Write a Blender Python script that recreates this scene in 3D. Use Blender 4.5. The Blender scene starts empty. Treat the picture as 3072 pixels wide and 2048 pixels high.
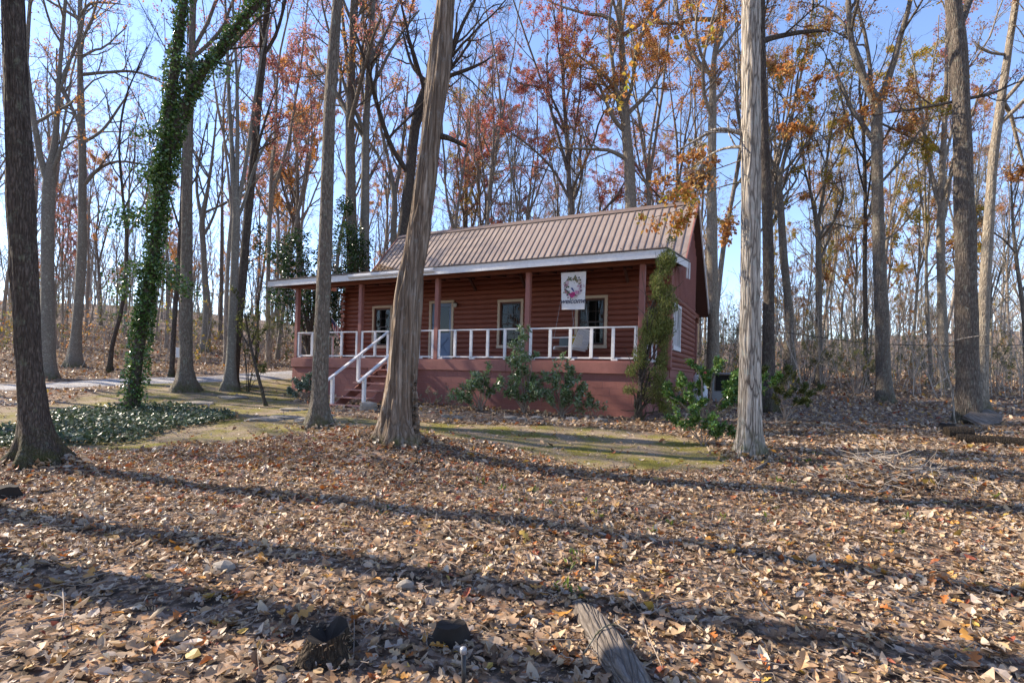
import bpy, math, random
import numpy as np
from mathutils import Matrix, Vector

R = math.radians
scene = bpy.context.scene
COL = scene.collection

# ------------------------------------------------------------------ camera
EYE = 1.55
FPX = 1607.3            # focal length in pixels of a 3072 wide frame
ROLL = 0.0272
HOR = 106.0             # the horizon lies this far below the middle of the frame
cam = bpy.data.cameras.new('camera')
cam.sensor_width = 36.0
cam.lens = 36.0 * FPX / 3072
cam.shift_y = 106.0 / 3072
cam.shift_x = 2.9 / 3072
cam.clip_start = 0.05
cam.clip_end = 3000
cam_ob = bpy.data.objects.new('camera', cam)
COL.objects.link(cam_ob)
cam_ob.matrix_world = Matrix.Translation((0, 0, EYE)) @ Matrix.Rotation(R(90), 4, 'X') @ Matrix.Rotation(ROLL, 4, 'Z')
scene.camera = cam_ob

# ------------------------------------------------------------------ sky and sun
SUN_EL, SUN_AZ = 32.0, -73.2        # azimuth from +Y towards +X
world = bpy.data.worlds.new('World')
scene.world = world
world.use_nodes = True
wn = world.node_tree
wn.nodes.clear()
sky = wn.nodes.new('ShaderNodeTexSky')
sky.sky_type = 'NISHITA'
sky.sun_disc = False
sky.sun_elevation = R(SUN_EL)
sky.sun_rotation = R(SUN_AZ)
sky.air_density = 1.0
sky.dust_density = 0.1
sky.ozone_density = 3.0
bg = wn.nodes.new('ShaderNodeBackground')
bg.inputs['Strength'].default_value = 0.15
wo = wn.nodes.new('ShaderNodeOutputWorld')
tint = wn.nodes.new('ShaderNodeMix')
tint.data_type, tint.blend_type = 'RGBA', 'MULTIPLY'
tint.inputs[0].default_value = 1.0
tint.inputs[7].default_value = (.97, .91, .98, 1)      # the camera's white balance leans to violet
wn.links.new(sky.outputs[0], tint.inputs[6])
wn.links.new(tint.outputs[2], bg.inputs[0])
wn.links.new(bg.outputs[0], wo.inputs[0])
sun = bpy.data.lights.new('sun', 'SUN')
sun.energy = 4.7
sun.angle = R(0.53)
sun.color = (1.0, 0.88, 0.72)
sun_ob = bpy.data.objects.new('sun', sun)
COL.objects.link(sun_ob)
sd = Vector((math.cos(R(SUN_EL)) * math.sin(R(SUN_AZ)), math.cos(R(SUN_EL)) * math.cos(R(SUN_AZ)), math.sin(R(SUN_EL))))
sun_ob.rotation_euler = sd.to_track_quat('Z', 'Y').to_euler()
sun_ob.location = sd * 60
vs = scene.view_settings
vs.view_transform = 'Standard'
vs.look = 'None'
vs.gamma = 1.0
vs.use_curve_mapping = False
vs.exposure = 1.3

# ------------------------------------------------------------------ numeric helpers
rng = np.random.default_rng(11)
random.seed(4)


def hash3(i):
    i = i.astype(np.int64)
    h = (i[..., 0] * 374761393 + i[..., 1] * 668265263 + i[..., 2] * 2147483647) & 0xFFFFFFFF
    h = ((h ^ (h >> 13)) * 1274126177) & 0xFFFFFFFF
    h = (h ^ (h >> 16)) & 0xFFFFFFFF
    return h / 4294967295.0


def vnoise(p):
    p = np.asarray(p, float)
    i = np.floor(p)
    f = p - i
    f = f * f * (3 - 2 * f)
    o = 0.0
    for dx in (0, 1):
        for dy in (0, 1):
            for dz in (0, 1):
                w = (f[..., 0] if dx else 1 - f[..., 0]) * (f[..., 1] if dy else 1 - f[..., 1]) * (f[..., 2] if dz else 1 - f[..., 2])
                o = o + w * hash3(i + np.array([dx, dy, dz]))
    return o


def noise2(x, y, s=1.0, seed=0.0):
    return vnoise(np.stack([np.asarray(x, float) * s, np.asarray(y, float) * s, np.full(np.shape(x), seed + 0.5)], -1))


def fbm2(x, y, s, seed=0.0, oct=3):
    a, o, t = 1.0, 0.0, 0.0
    for k in range(oct):
        o = o + a * noise2(x, y, s * 2 ** k, seed + k * 7)
        t += a
        a *= 0.5
    return o / t


def norm(v):
    return v / np.maximum(np.linalg.norm(v, axis=-1, keepdims=True), 1e-9)


# ------------------------------------------------------------------ the lie of the land
LAND = np.array([
    (0, 2, 0), (-4, 3, 0), (4, 3, 0.0), (-7, 4, 0.0), (7, 4, 0.05), (0, 5, .1), (-6.6, 7.5, .15), (-3, 7.5, .22), (1.5, 7.2, .22), (5.0, 6.5, .2),
    (3.9, 8.9, .33), (-3.9, 10.8, .45), (-9.2, 13, .45), (1.5, 11, .48), (7.5, 9.5, .5), (10.2, 11.9, .72), (13.6, 19.6, 1.0),
    (-11.5, 19, 1.0), (-10.4, 20.5, 1.1), (-21, 26, 1.55), (-18, 24, 1.35), (-22, 38, 3.3), (-42, 60, 7.0), (-15.3, 16, .65), (-25, 16, .8),
    (15.5, 30, 2.0), (34, 40, 2.4), (2.5, 14, .57), (3.3, 13.2, .55), (-2, 16.2, .6), (-7, 19, .72), (-5, 16.5, .6), (-6, 13, .5),
    (6, 17, .85), (8, 22, 1.3), (-2, 26, 1.6), (-8, 26, 1.7), (0, 36, 2.5), (0, 60, 4.2), (0, 120, 8), (-80, 120, 15), (60, 60, 3.6), (110, 120, 15),
    (-60, 0, .6), (60, 0, .3), (0, -30, -.6), (-40, -30, -.3), (40, -30, -.6), (-12, 3, 0.05), (14, 4, .15), (20, 10, .7), (-18, 8, .3),
    (0, 260, 12), (-200, 200, 22), (200, 200, 20), (-200, -100, 0), (200, -100, 0), (0, -200, -1), (-260, 40, 8), (260, 40, 4)], float)
CQ = 3.0
_d = np.sqrt(((LAND[:, None, :2] - LAND[None, :, :2]) ** 2).sum(-1) + CQ * CQ)
_A = np.zeros((len(LAND) + 1, len(LAND) + 1))
_A[:-1, :-1] = _d + np.eye(len(LAND)) * -0.35
_A[:-1, -1] = 1
_A[-1, :-1] = 1
_W = np.linalg.solve(_A, np.append(LAND[:, 2], 0))


def gz(x, y):
    x = np.asarray(x, float)
    y = np.asarray(y, float)
    sh = np.broadcast(x, y).shape
    x = np.broadcast_to(x, sh).ravel()
    y = np.broadcast_to(y, sh).ravel()
    out = np.empty(x.shape)
    for a in range(0, len(x), 20000):
        b = slice(a, a + 20000)
        d = np.sqrt((x[b, None] - LAND[None, :, 0]) ** 2 + (y[b, None] - LAND[None, :, 1]) ** 2 + CQ * CQ)
        out[b] = d @ _W[:-1] + _W[-1]
    # heaps of leaves round the feet of the trees, and small lumps
    for mx, my, mh, ms in ((-2.3, 8.75, .24, .8), (-1.3, 8.5, .14, .9), (-6.65, 7.4, .10, .7), (4.0, 8.9, .05, .6), (5.6, 7.1, .12, .55), (-3.85, 10.8, .06, .5)):
        out += mh * np.exp(-((x - mx) ** 2 + (y - my) ** 2) / (2 * ms * ms))
    out += (fbm2(x, y, 0.55, 3) - .5) * .14 + (noise2(x, y, 1.7, 9) - .5) * .05
    return out.reshape(sh)


def gz1(x, y):
    return float(gz(np.array([x]), np.array([y]))[0])


def ray(px, py):
    """direction (per metre of depth) of a point of the photograph"""
    a, b = px - 1536.0, py - 1024.0
    c, s = math.cos(ROLL), math.sin(ROLL)
    a, b = a * c + b * s, -a * s + b * c
    return a / FPX, -(b - HOR) / FPX


def at(px, py, d):
    a, b = ray(px, py)
    return np.array([a * d, d, EYE + b * d])


def rad(px, w, d):
    """radius of a round stem that looks w wide at px; a wide lens stretches it towards the edges"""
    return w / 2 / FPX * d / math.hypot(1, (px - 1536) / FPX)


def on_ground(px, py, d0=2.0, d1=90.0):
    a, b = ray(px, py)
    ds = np.concatenate([np.arange(d0, 20, .04), np.arange(20, d1, .2)])
    g = gz(a * ds, ds)
    k = np.nonzero(EYE + b * ds <= g)[0]
    d = ds[k[0]] if len(k) else d1
    return np.array([a * d, d, gz1(a * d, d)])


# ------------------------------------------------------------------ mesh builder
class MB:
    def __init__(s):
        s.V, s.F, s.C, s.n = [], [], [], 0

    def add(s, v, f, c=None):
        v = np.asarray(v, float).reshape(-1, 3)
        f = np.asarray(f, int)
        s.V.append(v)
        s.F.append(f + s.n)
        s.C.append(None if c is None else np.broadcast_to(np.asarray(c, float), (len(v), 3)))
        s.n += len(v)
        return s

    def box(s, x0, x1, y0, y1, z0, z1):
        v = [(x, y, z) for z in (z0, z1) for y in (y0, y1) for x in (x0, x1)]
        return s.add(v, [(0, 2, 3, 1), (4, 5, 7, 6), (0, 1, 5, 4), (2, 6, 7, 3), (0, 4, 6, 2), (1, 3, 7, 5)])

    def bbox(s, x0, x1, y0, y1, z0, z1, b=.006):
        """box with chamfered edges"""
        c = np.array([(x0 + x1) / 2, (y0 + y1) / 2, (z0 + z1) / 2])
        h = np.abs(np.array([x1 - x0, y1 - y0, z1 - z0])) / 2
        b = min(b, h.min() * .8)
        v, idx = [], {}
        for ax in range(3):
            for sx in (-1, 1):
                for sy in (-1, 1):
                    for sz in (-1, 1):
                        sg = np.array([sx, sy, sz])
                        p = h - b
                        p[ax] = h[ax]
                        idx[(ax, sx, sy, sz)] = len(v)
                        v.append(c + sg * p)
        quads, tris = [], []
        for ax in range(3):
            o1, o2 = (ax + 1) % 3, (ax + 2) % 3
            for sg in (-1, 1):
                q = []
                for a1, a2 in ((-1, -1), (1, -1), (1, 1), (-1, 1)):
                    t = [0, 0, 0]
                    t[ax], t[o1], t[o2] = sg, a1, a2
                    q.append(idx[(ax, *t)])
                quads.append(q if sg > 0 else q[::-1])
        for ax in range(3):                      # edges along ax
            o1, o2 = (ax + 1) % 3, (ax + 2) % 3
            for a1 in (-1, 1):
                for a2 in (-1, 1):
                    t0 = [0, 0, 0]
                    t0[ax], t0[o1], t0[o2] = -1, a1, a2
                    t1 = list(t0)
                    t1[ax] = 1
                    q = [idx[(o1, *t0)], idx[(o1, *t1)], idx[(o2, *t1)], idx[(o2, *t0)]]
                    quads.append(q if a1 * a2 < 0 else q[::-1])
        for sx in (-1, 1):
            for sy in (-1, 1):
                for sz in (-1, 1):
                    q = [idx[(a, sx, sy, sz)] for a in range(3)]
                    tris.append(q if sx * sy * sz > 0 else q[::-1])
        s.add(v, quads)
        s.add(np.zeros((0, 3)), np.array(tris) - len(v))
        return s

    def beam(s, a, b, w, h, up=(0, 0, 1)):
        """a square bar from a to b, w wide, h along up"""
        a, b = np.asarray(a, float), np.asarray(b, float)
        t = norm(b - a)
        x = norm(np.cross(t, np.asarray(up, float)))
        y = np.cross(x, t)
        v = [p + sx * x * w / 2 + sy * y * h / 2 for p in (a, b) for sx, sy in ((-1, -1), (1, -1), (1, 1), (-1, 1))]
        return s.add(v, [(0, 3, 2, 1), (4, 5, 6, 7), (0, 1, 5, 4), (1, 2, 6, 5), (2, 3, 7, 6), (3, 0, 4, 7)])

    def tubes(s, P, Rr, sides=6, col=None, cap=False):
        """many tubes at once: P (N,S,3), Rr (N,S)"""
        P = np.asarray(P, float)
        Rr = np.asarray(Rr, float)
        if P.ndim == 2:
            P, Rr = P[None], Rr[None]
        N, S, _ = P.shape
        T = norm(np.gradient(P, axis=1))
        ref = np.where(np.abs(T[:, :1, 2:3]) < .85, np.array([0, 0, 1.0]), np.array([1.0, 0, 0]))
        U = norm(np.cross(T, np.broadcast_to(ref, T.shape)))
        W = np.cross(T, U)
        th = np.linspace(0, 2 * np.pi, sides, endpoint=False)
        v = P[:, :, None] + Rr[:, :, None, None] * (np.cos(th)[None, None, :, None] * U[:, :, None] + np.sin(th)[None, None, :, None] * W[:, :, None])
        k = np.arange(sides)
        q = np.stack([k, (k + 1) % sides, (k + 1) % sides + sides, k + sides], -1)
        f = q[None, None] + (np.arange(S - 1) * sides)[None, :, None, None] + (np.arange(N) * S * sides)[:, None, None, None]
        c = None
        if col is not None:
            c = np.broadcast_to(np.asarray(col, float).reshape(-1, 1, 1, 3), (N, S, sides, 3)).reshape(-1, 3)
        s.add(v.reshape(-1, 3), f.reshape(-1, 4), c)
        if cap:
            for n in range(N):
                for e, fl in ((0, 1), (S - 1, 0)):
                    ring = v[n, e]
                    m = ring.mean(0)
                    tri = [(i, (i + 1) % sides, sides) if not fl else ((i + 1) % sides, i, sides) for i in range(sides)]
                    s.add(np.vstack([ring, m[None]]), tri, None if c is None else c[:sides + 1])
        return s

    def lathe(s, prof, sides=16, origin=(0, 0, 0)):
        prof = np.asarray(prof, float)
        th = np.linspace(0, 2 * np.pi, sides, endpoint=False)
        v = np.stack([prof[:, None, 0] * np.cos(th), prof[:, None, 0] * np.sin(th), np.broadcast_to(prof[:, None, 1], (len(prof), sides))], -1) + np.asarray(origin)
        k = np.arange(sides)
        q = np.stack([k, (k + 1) % sides, (k + 1) % sides + sides, k + sides], -1)
        f = q[None] + (np.arange(len(prof) - 1) * sides)[:, None, None]
        return s.add(v.reshape(-1, 3), f.reshape(-1, 4))

    def leaves(s, pos, size, col, aspect=.5, fold=.25, rg=None, flat=0.0, adir=None, droop=0.0):
        """two triangle leaves folded along the midrib"""
        rg = rg or rng
        pos = np.asarray(pos, float)
        N = len(pos)
        if N == 0:
            return s
        size = np.broadcast_to(np.asarray(size, float), (N,))
        n = rg.normal(size=(N, 3))
        n[:, 2] = n[:, 2] * (1 + flat) + flat * 1.6
        n = norm(n)
        a = rg.normal(size=(N, 3)) if adir is None else np.asarray(adir, float) + rg.normal(size=(N, 3)) * .25
        a[:, 2] -= droop
        a = norm(a - n * (a * n).sum(-1, keepdims=True) * (1 if adir is None else .0))
        b = norm(np.cross(n, a))
        n = np.cross(a, b)
        L = size[:, None]
        W = L * aspect
        v = np.stack([pos, pos + a * L * .5 + b * W * .5 + n * W * fold, pos + a * L, pos + a * L * .5 - b * W * .5 + n * W * fold], 1)
        f = np.array([(0, 2, 1), (0, 3, 2)])[None] + (np.arange(N) * 4)[:, None, None]
        c = np.repeat(np.broadcast_to(np.asarray(col, float), (N, 3)), 4, 0)
        return s.add(v.reshape(-1, 3), f.reshape(-1, 3), c)

    def mesh(s, name, mat, smooth=False):
        me = bpy.data.meshes.new(name)
        V = np.concatenate(s.V) if s.V else np.zeros((0, 3))
        fl = [f for f in s.F if len(f)]
        loops = np.concatenate([f.ravel() for f in fl])
        tot = np.concatenate([np.full(len(f), f.shape[1]) for f in fl])
        start = np.concatenate([[0], np.cumsum(tot)[:-1]])
        me.vertices.add(len(V))
        me.vertices.foreach_set('co', V.ravel())
        me.loops.add(len(loops))
        me.loops.foreach_set('vertex_index', loops.astype(np.int32))
        me.polygons.add(len(tot))
        me.polygons.foreach_set('loop_start', start.astype(np.int32))
        me.polygons.foreach_set('use_smooth', np.full(len(tot), bool(smooth)))
        if any(c is not None for c in s.C):
            c = np.concatenate([np.full((len(v), 3), .5) if c is None else c for v, c in zip(s.V, s.C)])
            at_ = me.attributes.new('col', 'FLOAT_COLOR', 'POINT')
            at_.data.foreach_set('color', np.concatenate([c, np.ones((len(c), 1))], 1).astype(np.float32).ravel())
        me.update(calc_edges=True)
        for m in (mat if isinstance(mat, (list, tuple)) else [mat]):
            me.materials.append(m)
        return me

    def build(s, name, mat, parent=None, smooth=False, **kw):
        return link(name, s.mesh(name, mat, smooth), parent, **kw)


def link(name, data, parent=None, label=None, cat=None, group=None, kind=None, loc=None, rot=None):
    o = bpy.data.objects.new(name, data)
    COL.objects.link(o)
    if parent is not None:
        o.parent = parent
    if loc is not None:
        o.location = [float(q) for q in loc]
    if rot is not None:
        o.rotation_euler = rot
    return tag(o, label, cat, group, kind)


def tag(o, label=None, cat=None, group=None, kind=None):
    for k, v in (('label', label), ('category', cat), ('group', group), ('kind', kind)):
        if v:
            o[k] = v
    return o


def copy_tree(o, parent=None):
    c = o.copy()
    COL.objects.link(c)
    c.parent = parent
    for ch in list(o.children):
        copy_tree(ch, c)
    return c


# ------------------------------------------------------------------ materials
def new_mat(name):
    m = bpy.data.materials.new(name)
    m.use_nodes = True
    nt = m.node_tree
    nt.nodes.clear()
    out = nt.nodes.new('ShaderNodeOutputMaterial')
    b = nt.nodes.new('ShaderNodeBsdfPrincipled')
    nt.links.new(b.outputs[0], out.inputs[0])
    return m, nt, b, out


def node(nt, typ, **kw):
    n = nt.nodes.new(typ)
    for k, v in kw.items():
        if k in n.inputs:
            n.inputs[k].default_value = v
        else:
            setattr(n, k, v)
    return n


def ramp(nt, fac, stops):
    r = nt.nodes.new('ShaderNodeValToRGB')
    e = r.color_ramp.elements
    while len(e) < len(stops):
        e.new(.5)
    for el, (p, c) in zip(e, stops):
        el.position = p
        el.color = (*c, 1)
    nt.links.new(fac, r.inputs[0])
    return r.outputs[0]


def coords(nt, scale=(1, 1, 1), kind='Object'):
    tc = nt.nodes.new('ShaderNodeTexCoord')
    mp = nt.nodes.new('ShaderNodeMapping')
    mp.inputs['Scale'].default_value = scale
    nt.links.new(tc.outputs[kind], mp.inputs[0])
    return mp.outputs[0]


def mixc(nt, fac, a, b, blend='MIX'):
    m = nt.nodes.new('ShaderNodeMix')
    m.data_type = 'RGBA'
    m.blend_type = blend
    for s_, v in ((m.inputs[0], fac), (m.inputs[6], a), (m.inputs[7], b)):
        if hasattr(v, 'node'):
            nt.links.new(v, s_)
        elif isinstance(v, (int, float)):
            s_.default_value = v
        else:
            s_.default_value = (*v, 1)
    return m.outputs[2]


def bump(nt, b, height, strength=.5, dist=.02):
    n = nt.nodes.new('ShaderNodeBump')
    n.inputs['Strength'].default_value = strength
    n.inputs['Distance'].default_value = dist
    nt.links.new(height, n.inputs['Height'])
    nt.links.new(n.outputs[0], b.inputs['Normal'])


def noise(nt, vec, scale, detail=4, rough=.6):
    n = nt.nodes.new('ShaderNodeTexNoise')
    n.inputs['Scale'].default_value = scale
    n.inputs['Detail'].default_value = detail
    n.inputs['Roughness'].default_value = rough
    nt.links.new(vec, n.inputs['Vector'])
    return n.outputs[0]


def mat_bark(name, dark, mid, light, scale=14, zs=.16, lichen=None, moss=0.0, bs=.9, fis=.5, st=None):
    """vertical plates of bark with fissures between them, lichen and moss on top"""
    m, nt, b, _ = new_mat(name)
    st = st or (1, 1, zs)
    base = coords(nt, st)
    wob = nt.nodes.new('ShaderNodeTexNoise')
    wob.inputs['Scale'].default_value = scale * .45
    wob.inputs['Detail'].default_value = 4
    nt.links.new(base, wob.inputs['Vector'])
    ad = nt.nodes.new('ShaderNodeVectorMath')
    ad.operation = 'MULTIPLY_ADD'
    ad.inputs[1].default_value = (2.2 / scale,) * 3
    nt.links.new(wob.outputs['Color'], ad.inputs[0])
    nt.links.new(base, ad.inputs[2])
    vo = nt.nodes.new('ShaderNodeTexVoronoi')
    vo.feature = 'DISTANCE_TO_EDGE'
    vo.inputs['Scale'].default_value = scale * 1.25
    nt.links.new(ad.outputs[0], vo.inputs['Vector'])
    n1 = noise(nt, coords(nt, tuple(min(1, q * 2) for q in st)), scale * 1.4, 8, .72)
    n2 = noise(nt, coords(nt, (1, 1, .5)), 2.2, 4)
    plate = ramp(nt, vo.outputs['Distance'], [(0, (0, 0, 0)), (.1, (.45,) * 3), (.32, (1, 1, 1))])
    hgt = mixc(nt, .42, plate, n1)
    c = ramp(nt, n1, [(.3, tuple(x * .55 for x in mid)), (.5, mid), (.68, light)])
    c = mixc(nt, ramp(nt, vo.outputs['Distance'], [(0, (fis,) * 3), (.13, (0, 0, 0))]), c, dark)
    c = mixc(nt, ramp(nt, n2, [(.35, (0, 0, 0)), (.7, (.55, .55, .55))]), c, tuple(x * .6 for x in mid))
    if lichen:
        n3 = noise(nt, coords(nt, (1, 1, .8)), 9, 6, .75)
        c = mixc(nt, ramp(nt, n3, [(.55, (0, 0, 0)), (.66, (.6, .6, .6))]), c, lichen)
    if moss:
        sep = nt.nodes.new('ShaderNodeSeparateXYZ')
        nt.links.new(coords(nt), sep.inputs[0])
        mr = node(nt, 'ShaderNodeMapRange')
        mr.inputs[1].default_value = moss
        mr.inputs[2].default_value = 0.0
        nt.links.new(sep.outputs[2], mr.inputs[0])
        mu = node(nt, 'ShaderNodeMath', operation='MULTIPLY')
        nt.links.new(mr.outputs[0], mu.inputs[0])
        nt.links.new(ramp(nt, noise(nt, coords(nt), 6, 5), [(.4, (0, 0, 0)), (.6, (.8, .8, .8))]), mu.inputs[1])
        c = mixc(nt, mu.outputs[0], c, (.075, .08, .022))
    nt.links.new(c, b.inputs['Base Color'])
    b.inputs['Roughness'].default_value = .92
    b.inputs['Specular IOR Level'].default_value = .15
    bump(nt, b, hgt, bs, .035)
    return m


def mat_leaf(name, rough=.55, trans=.35, spec=.4, var=.25):
    m, nt, b, out = new_mat(name)
    a = nt.nodes.new('ShaderNodeAttribute')
    a.attribute_name = 'col'
    n = noise(nt, coords(nt), 23, 3)
    c = mixc(nt, n, mixc(nt, 1.0, a.outputs[0], (1 - var, 1 - var, 1 - var), 'MULTIPLY'), a.outputs[0])
    nt.links.new(c, b.inputs['Base Color'])
    b.inputs['Roughness'].default_value = rough
    b.inputs['Specular IOR Level'].default_value = spec
    t = nt.nodes.new('ShaderNodeBsdfTranslucent')
    nt.links.new(c, t.inputs[0])
    mx = nt.nodes.new('ShaderNodeMixShader')
    mx.inputs[0].default_value = trans
    nt.links.new(b.outputs[0], mx.inputs[1])
    nt.links.new(t.outputs[0], mx.inputs[2])
    nt.links.new(mx.outputs[0], out.inputs[0])
    return m


def mat_paint(name, base, dirt, rough=.6, grain=(2, 2, 2), gs=6, amt=.5, bs=.15, spots=None):
    m, nt, b, _ = new_mat(name)
    n1 = noise(nt, coords(nt, grain), gs, 6, .65)
    n2 = noise(nt, coords(nt), 1.3, 3)
    c = mixc(nt, ramp(nt, n1, [(.4, (0, 0, 0)), (.75, (amt, amt, amt))]), base, dirt)
    c = mixc(nt, ramp(nt, n2, [(.35, (0, 0, 0)), (.75, (amt * .6,) * 3)]), c, tuple(x * .7 for x in base))
    if spots:
        n3 = noise(nt, coords(nt), 14, 4)
        c = mixc(nt, ramp(nt, n3, [(.66, (0, 0, 0)), (.72, (.7, .7, .7))]), c, spots)
    nt.links.new(c, b.inputs['Base Color'])
    b.inputs['Roughness'].default_value = rough
    b.inputs['Specular IOR Level'].default_value = .3
    bump(nt, b, n1, bs, .01)
    return m


def mat_plain(name, c, rough=.5, metal=0.0, spec=.4):
    m, nt, b, _ = new_mat(name)
    n1 = noise(nt, coords(nt), 18, 4)
    nt.links.new(mixc(nt, n1, tuple(x * .75 for x in c), tuple(min(1, x * 1.15) for x in c)), b.inputs['Base Color'])
    b.inputs['Roughness'].default_value = rough
    b.inputs['Metallic'].default_value = metal
    b.inputs['Specular IOR Level'].default_value = spec
    return m


M = {}
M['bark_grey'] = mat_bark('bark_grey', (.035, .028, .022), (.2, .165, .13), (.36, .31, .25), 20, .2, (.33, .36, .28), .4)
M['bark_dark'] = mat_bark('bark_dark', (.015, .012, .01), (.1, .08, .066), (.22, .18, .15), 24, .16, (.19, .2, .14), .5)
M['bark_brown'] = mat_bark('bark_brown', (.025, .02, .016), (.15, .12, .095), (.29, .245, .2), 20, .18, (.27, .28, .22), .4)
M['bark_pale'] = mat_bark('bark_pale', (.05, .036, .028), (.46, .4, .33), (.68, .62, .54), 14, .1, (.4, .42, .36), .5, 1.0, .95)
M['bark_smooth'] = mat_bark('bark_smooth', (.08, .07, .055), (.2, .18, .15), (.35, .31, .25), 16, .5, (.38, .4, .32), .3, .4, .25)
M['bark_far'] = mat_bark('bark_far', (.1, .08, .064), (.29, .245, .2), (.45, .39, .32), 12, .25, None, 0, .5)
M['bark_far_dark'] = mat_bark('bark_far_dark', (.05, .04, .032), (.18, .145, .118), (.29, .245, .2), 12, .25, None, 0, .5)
M['bark_buff'] = mat_bark('bark_buff', (.08, .06, .045), (.3, .25, .19), (.46, .4, .32), 15, .22, (.38, .37, .3), .5)  # pale buff bark with lichen
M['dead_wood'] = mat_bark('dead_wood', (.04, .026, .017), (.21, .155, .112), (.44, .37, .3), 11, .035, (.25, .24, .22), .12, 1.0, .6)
M['leaf'] = mat_leaf('leaf', .5, .5, .3)
M['litter'] = mat_leaf('litter_leaf', .5, .16, .35, .35)
M['evergreen'] = mat_leaf('evergreen_leaf', .22, .25, .6, .3)
M['ivy_leaf'] = mat_leaf('ground_ivy_leaf', .4, .2, .4, .3)
M['needle'] = mat_leaf('needle', .6, .25, .3, .3)
M['log'] = mat_paint('log_stain', (.25, .08, .052), (.1, .036, .026), .55, (.6, 6, 9), 5, .7, .3)
M['red_paint'] = mat_paint('red_brown_paint', (.31, .125, .1), (.2, .085, .07), .6, (1, 1, 1), 9, .6, .3)
M['tread'] = mat_paint('lit_tread', (.46, .23, .18), (.3, .13, .1), .7, (1, 4, 4), 8, .6, .3)  # red paint lightened to stand for sunlight on the treads
M['block'] = mat_paint('painted_block', (.3, .12, .098), (.2, .085, .07), .75, (1, 1, 1), 14, .6, .5)
M['mortar'] = mat_paint('mortar', (.33, .19, .16), (.25, .12, .1), .9, (1, 1, 1), 9, .6, .3)
M['beam'] = mat_paint('beam_stain', (.24, .085, .05), (.14, .05, .035), .6, (.6, 5, 5), 6, .6, .3)
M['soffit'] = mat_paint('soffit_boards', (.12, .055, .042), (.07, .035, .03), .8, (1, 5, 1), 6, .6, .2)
M['white'] = mat_paint('white_paint', (.74, .72, .71), (.5, .47, .44), .5, (2, 2, 2), 7, .5, .1)
M['cream'] = mat_paint('cream_paint', (.56, .45, .33), (.42, .32, .23), .55, (2, 2, 2), 7, .5, .1)
M['casing'] = mat_paint('window_casing', (.14, .05, .035), (.08, .03, .025), .55, (2, 2, 2), 8, .5, .1)
M['sash'] = mat_plain('dark_sash', (.05, .035, .03), .5)
M['blue_door'] = mat_paint('blue_door_paint', (.17, .24, .36), (.13, .19, .3), .5, (2, 2, 2), 6, .4, .1)
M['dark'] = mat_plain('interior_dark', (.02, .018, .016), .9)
M['curtain'] = mat_plain('dark_curtain', (.035, .035, .04), .9)
M['metal_black'] = mat_plain('black_metal', (.02, .02, .022), .35)
M['steel'] = mat_plain('galvanised_steel', (.3, .31, .33), .45, .3)
M['tank_white'] = mat_plain('tank_enamel', (.68, .7, .74), .35)
M['grey_paint'] = mat_plain('grey_cabinet_paint', (.3, .31, .3), .5)
M['soil'] = mat_plain('dark_rot', (.025, .018, .013), .95)
M['rot'] = mat_bark('rotten_shaded_wood', (.012, .009, .007), (.06, .045, .032), (.16, .12, .08), 30, .2, None, 0, 1.0)
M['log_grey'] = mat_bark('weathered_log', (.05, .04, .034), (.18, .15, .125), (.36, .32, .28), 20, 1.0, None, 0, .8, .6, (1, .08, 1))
M['stone'] = mat_paint('field_stone', (.3, .26, .215), (.13, .12, .1), .85, (1, 1, 1), 7, .7, .6, (.1, .11, .05))
M['twig'] = mat_plain('twig_bark', (.27, .215, .17), .85)
M['brush'] = mat_plain('pale_brush_bark', (.35, .295, .24), .9)
M['cloth_white'] = mat_plain('banner_cloth', (.72, .69, .66), .85)
M['print'] = mat_leaf('banner_print', .8, .1, .2, .1)
M['ink'] = mat_plain('banner_ink', (.05, .06, .1), .8)
M['yellow'] = mat_plain('yellow_cushion', (.5, .33, .03), .9)
M['grey_cloth'] = mat_plain('grey_cushion', (.17, .19, .18), .9)
M['lamp_glass'] = mat_plain('lamp_glass', (.5, .48, .42), .2)


def mat_glass():
    m, nt, b, out = new_mat('window_glass')
    nt.nodes.remove(b)
    tr = node(nt, 'ShaderNodeBsdfTransparent')
    tr.inputs[0].default_value = (.75, .8, .8, 1)
    gl = node(nt, 'ShaderNodeBsdfGlossy')
    gl.inputs['Roughness'].default_value = .01
    gl.inputs[0].default_value = (.9, .9, .9, 1)
    lw = node(nt, 'ShaderNodeFresnel')
    lw.inputs[0].default_value = 1.33
    mx = nt.nodes.new('ShaderNodeMixShader')
    ad = node(nt, 'ShaderNodeMath', operation='ADD')
    ad.inputs[1].default_value = .005
    nt.links.new(lw.outputs[0], ad.inputs[0])
    ge = nt.nodes.new('ShaderNodeNewGeometry')
    fr_ = node(nt, 'ShaderNodeMath', operation='SUBTRACT')
    fr_.inputs[0].default_value = 1.0
    nt.links.new(ge.outputs['Backfacing'], fr_.inputs[1])
    mu = node(nt, 'ShaderNodeMath', operation='MULTIPLY')
    nt.links.new(ad.outputs[0], mu.inputs[0])
    nt.links.new(fr_.outputs[0], mu.inputs[1])
    nt.links.new(mu.outputs[0], mx.inputs[0])
    nt.links.new(tr.outputs[0], mx.inputs[1])
    nt.links.new(gl.outputs[0], mx.inputs[2])
    nt.links.new(mx.outputs[0], out.inputs[0])
    return m


M['glass'] = mat_glass()


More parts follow.
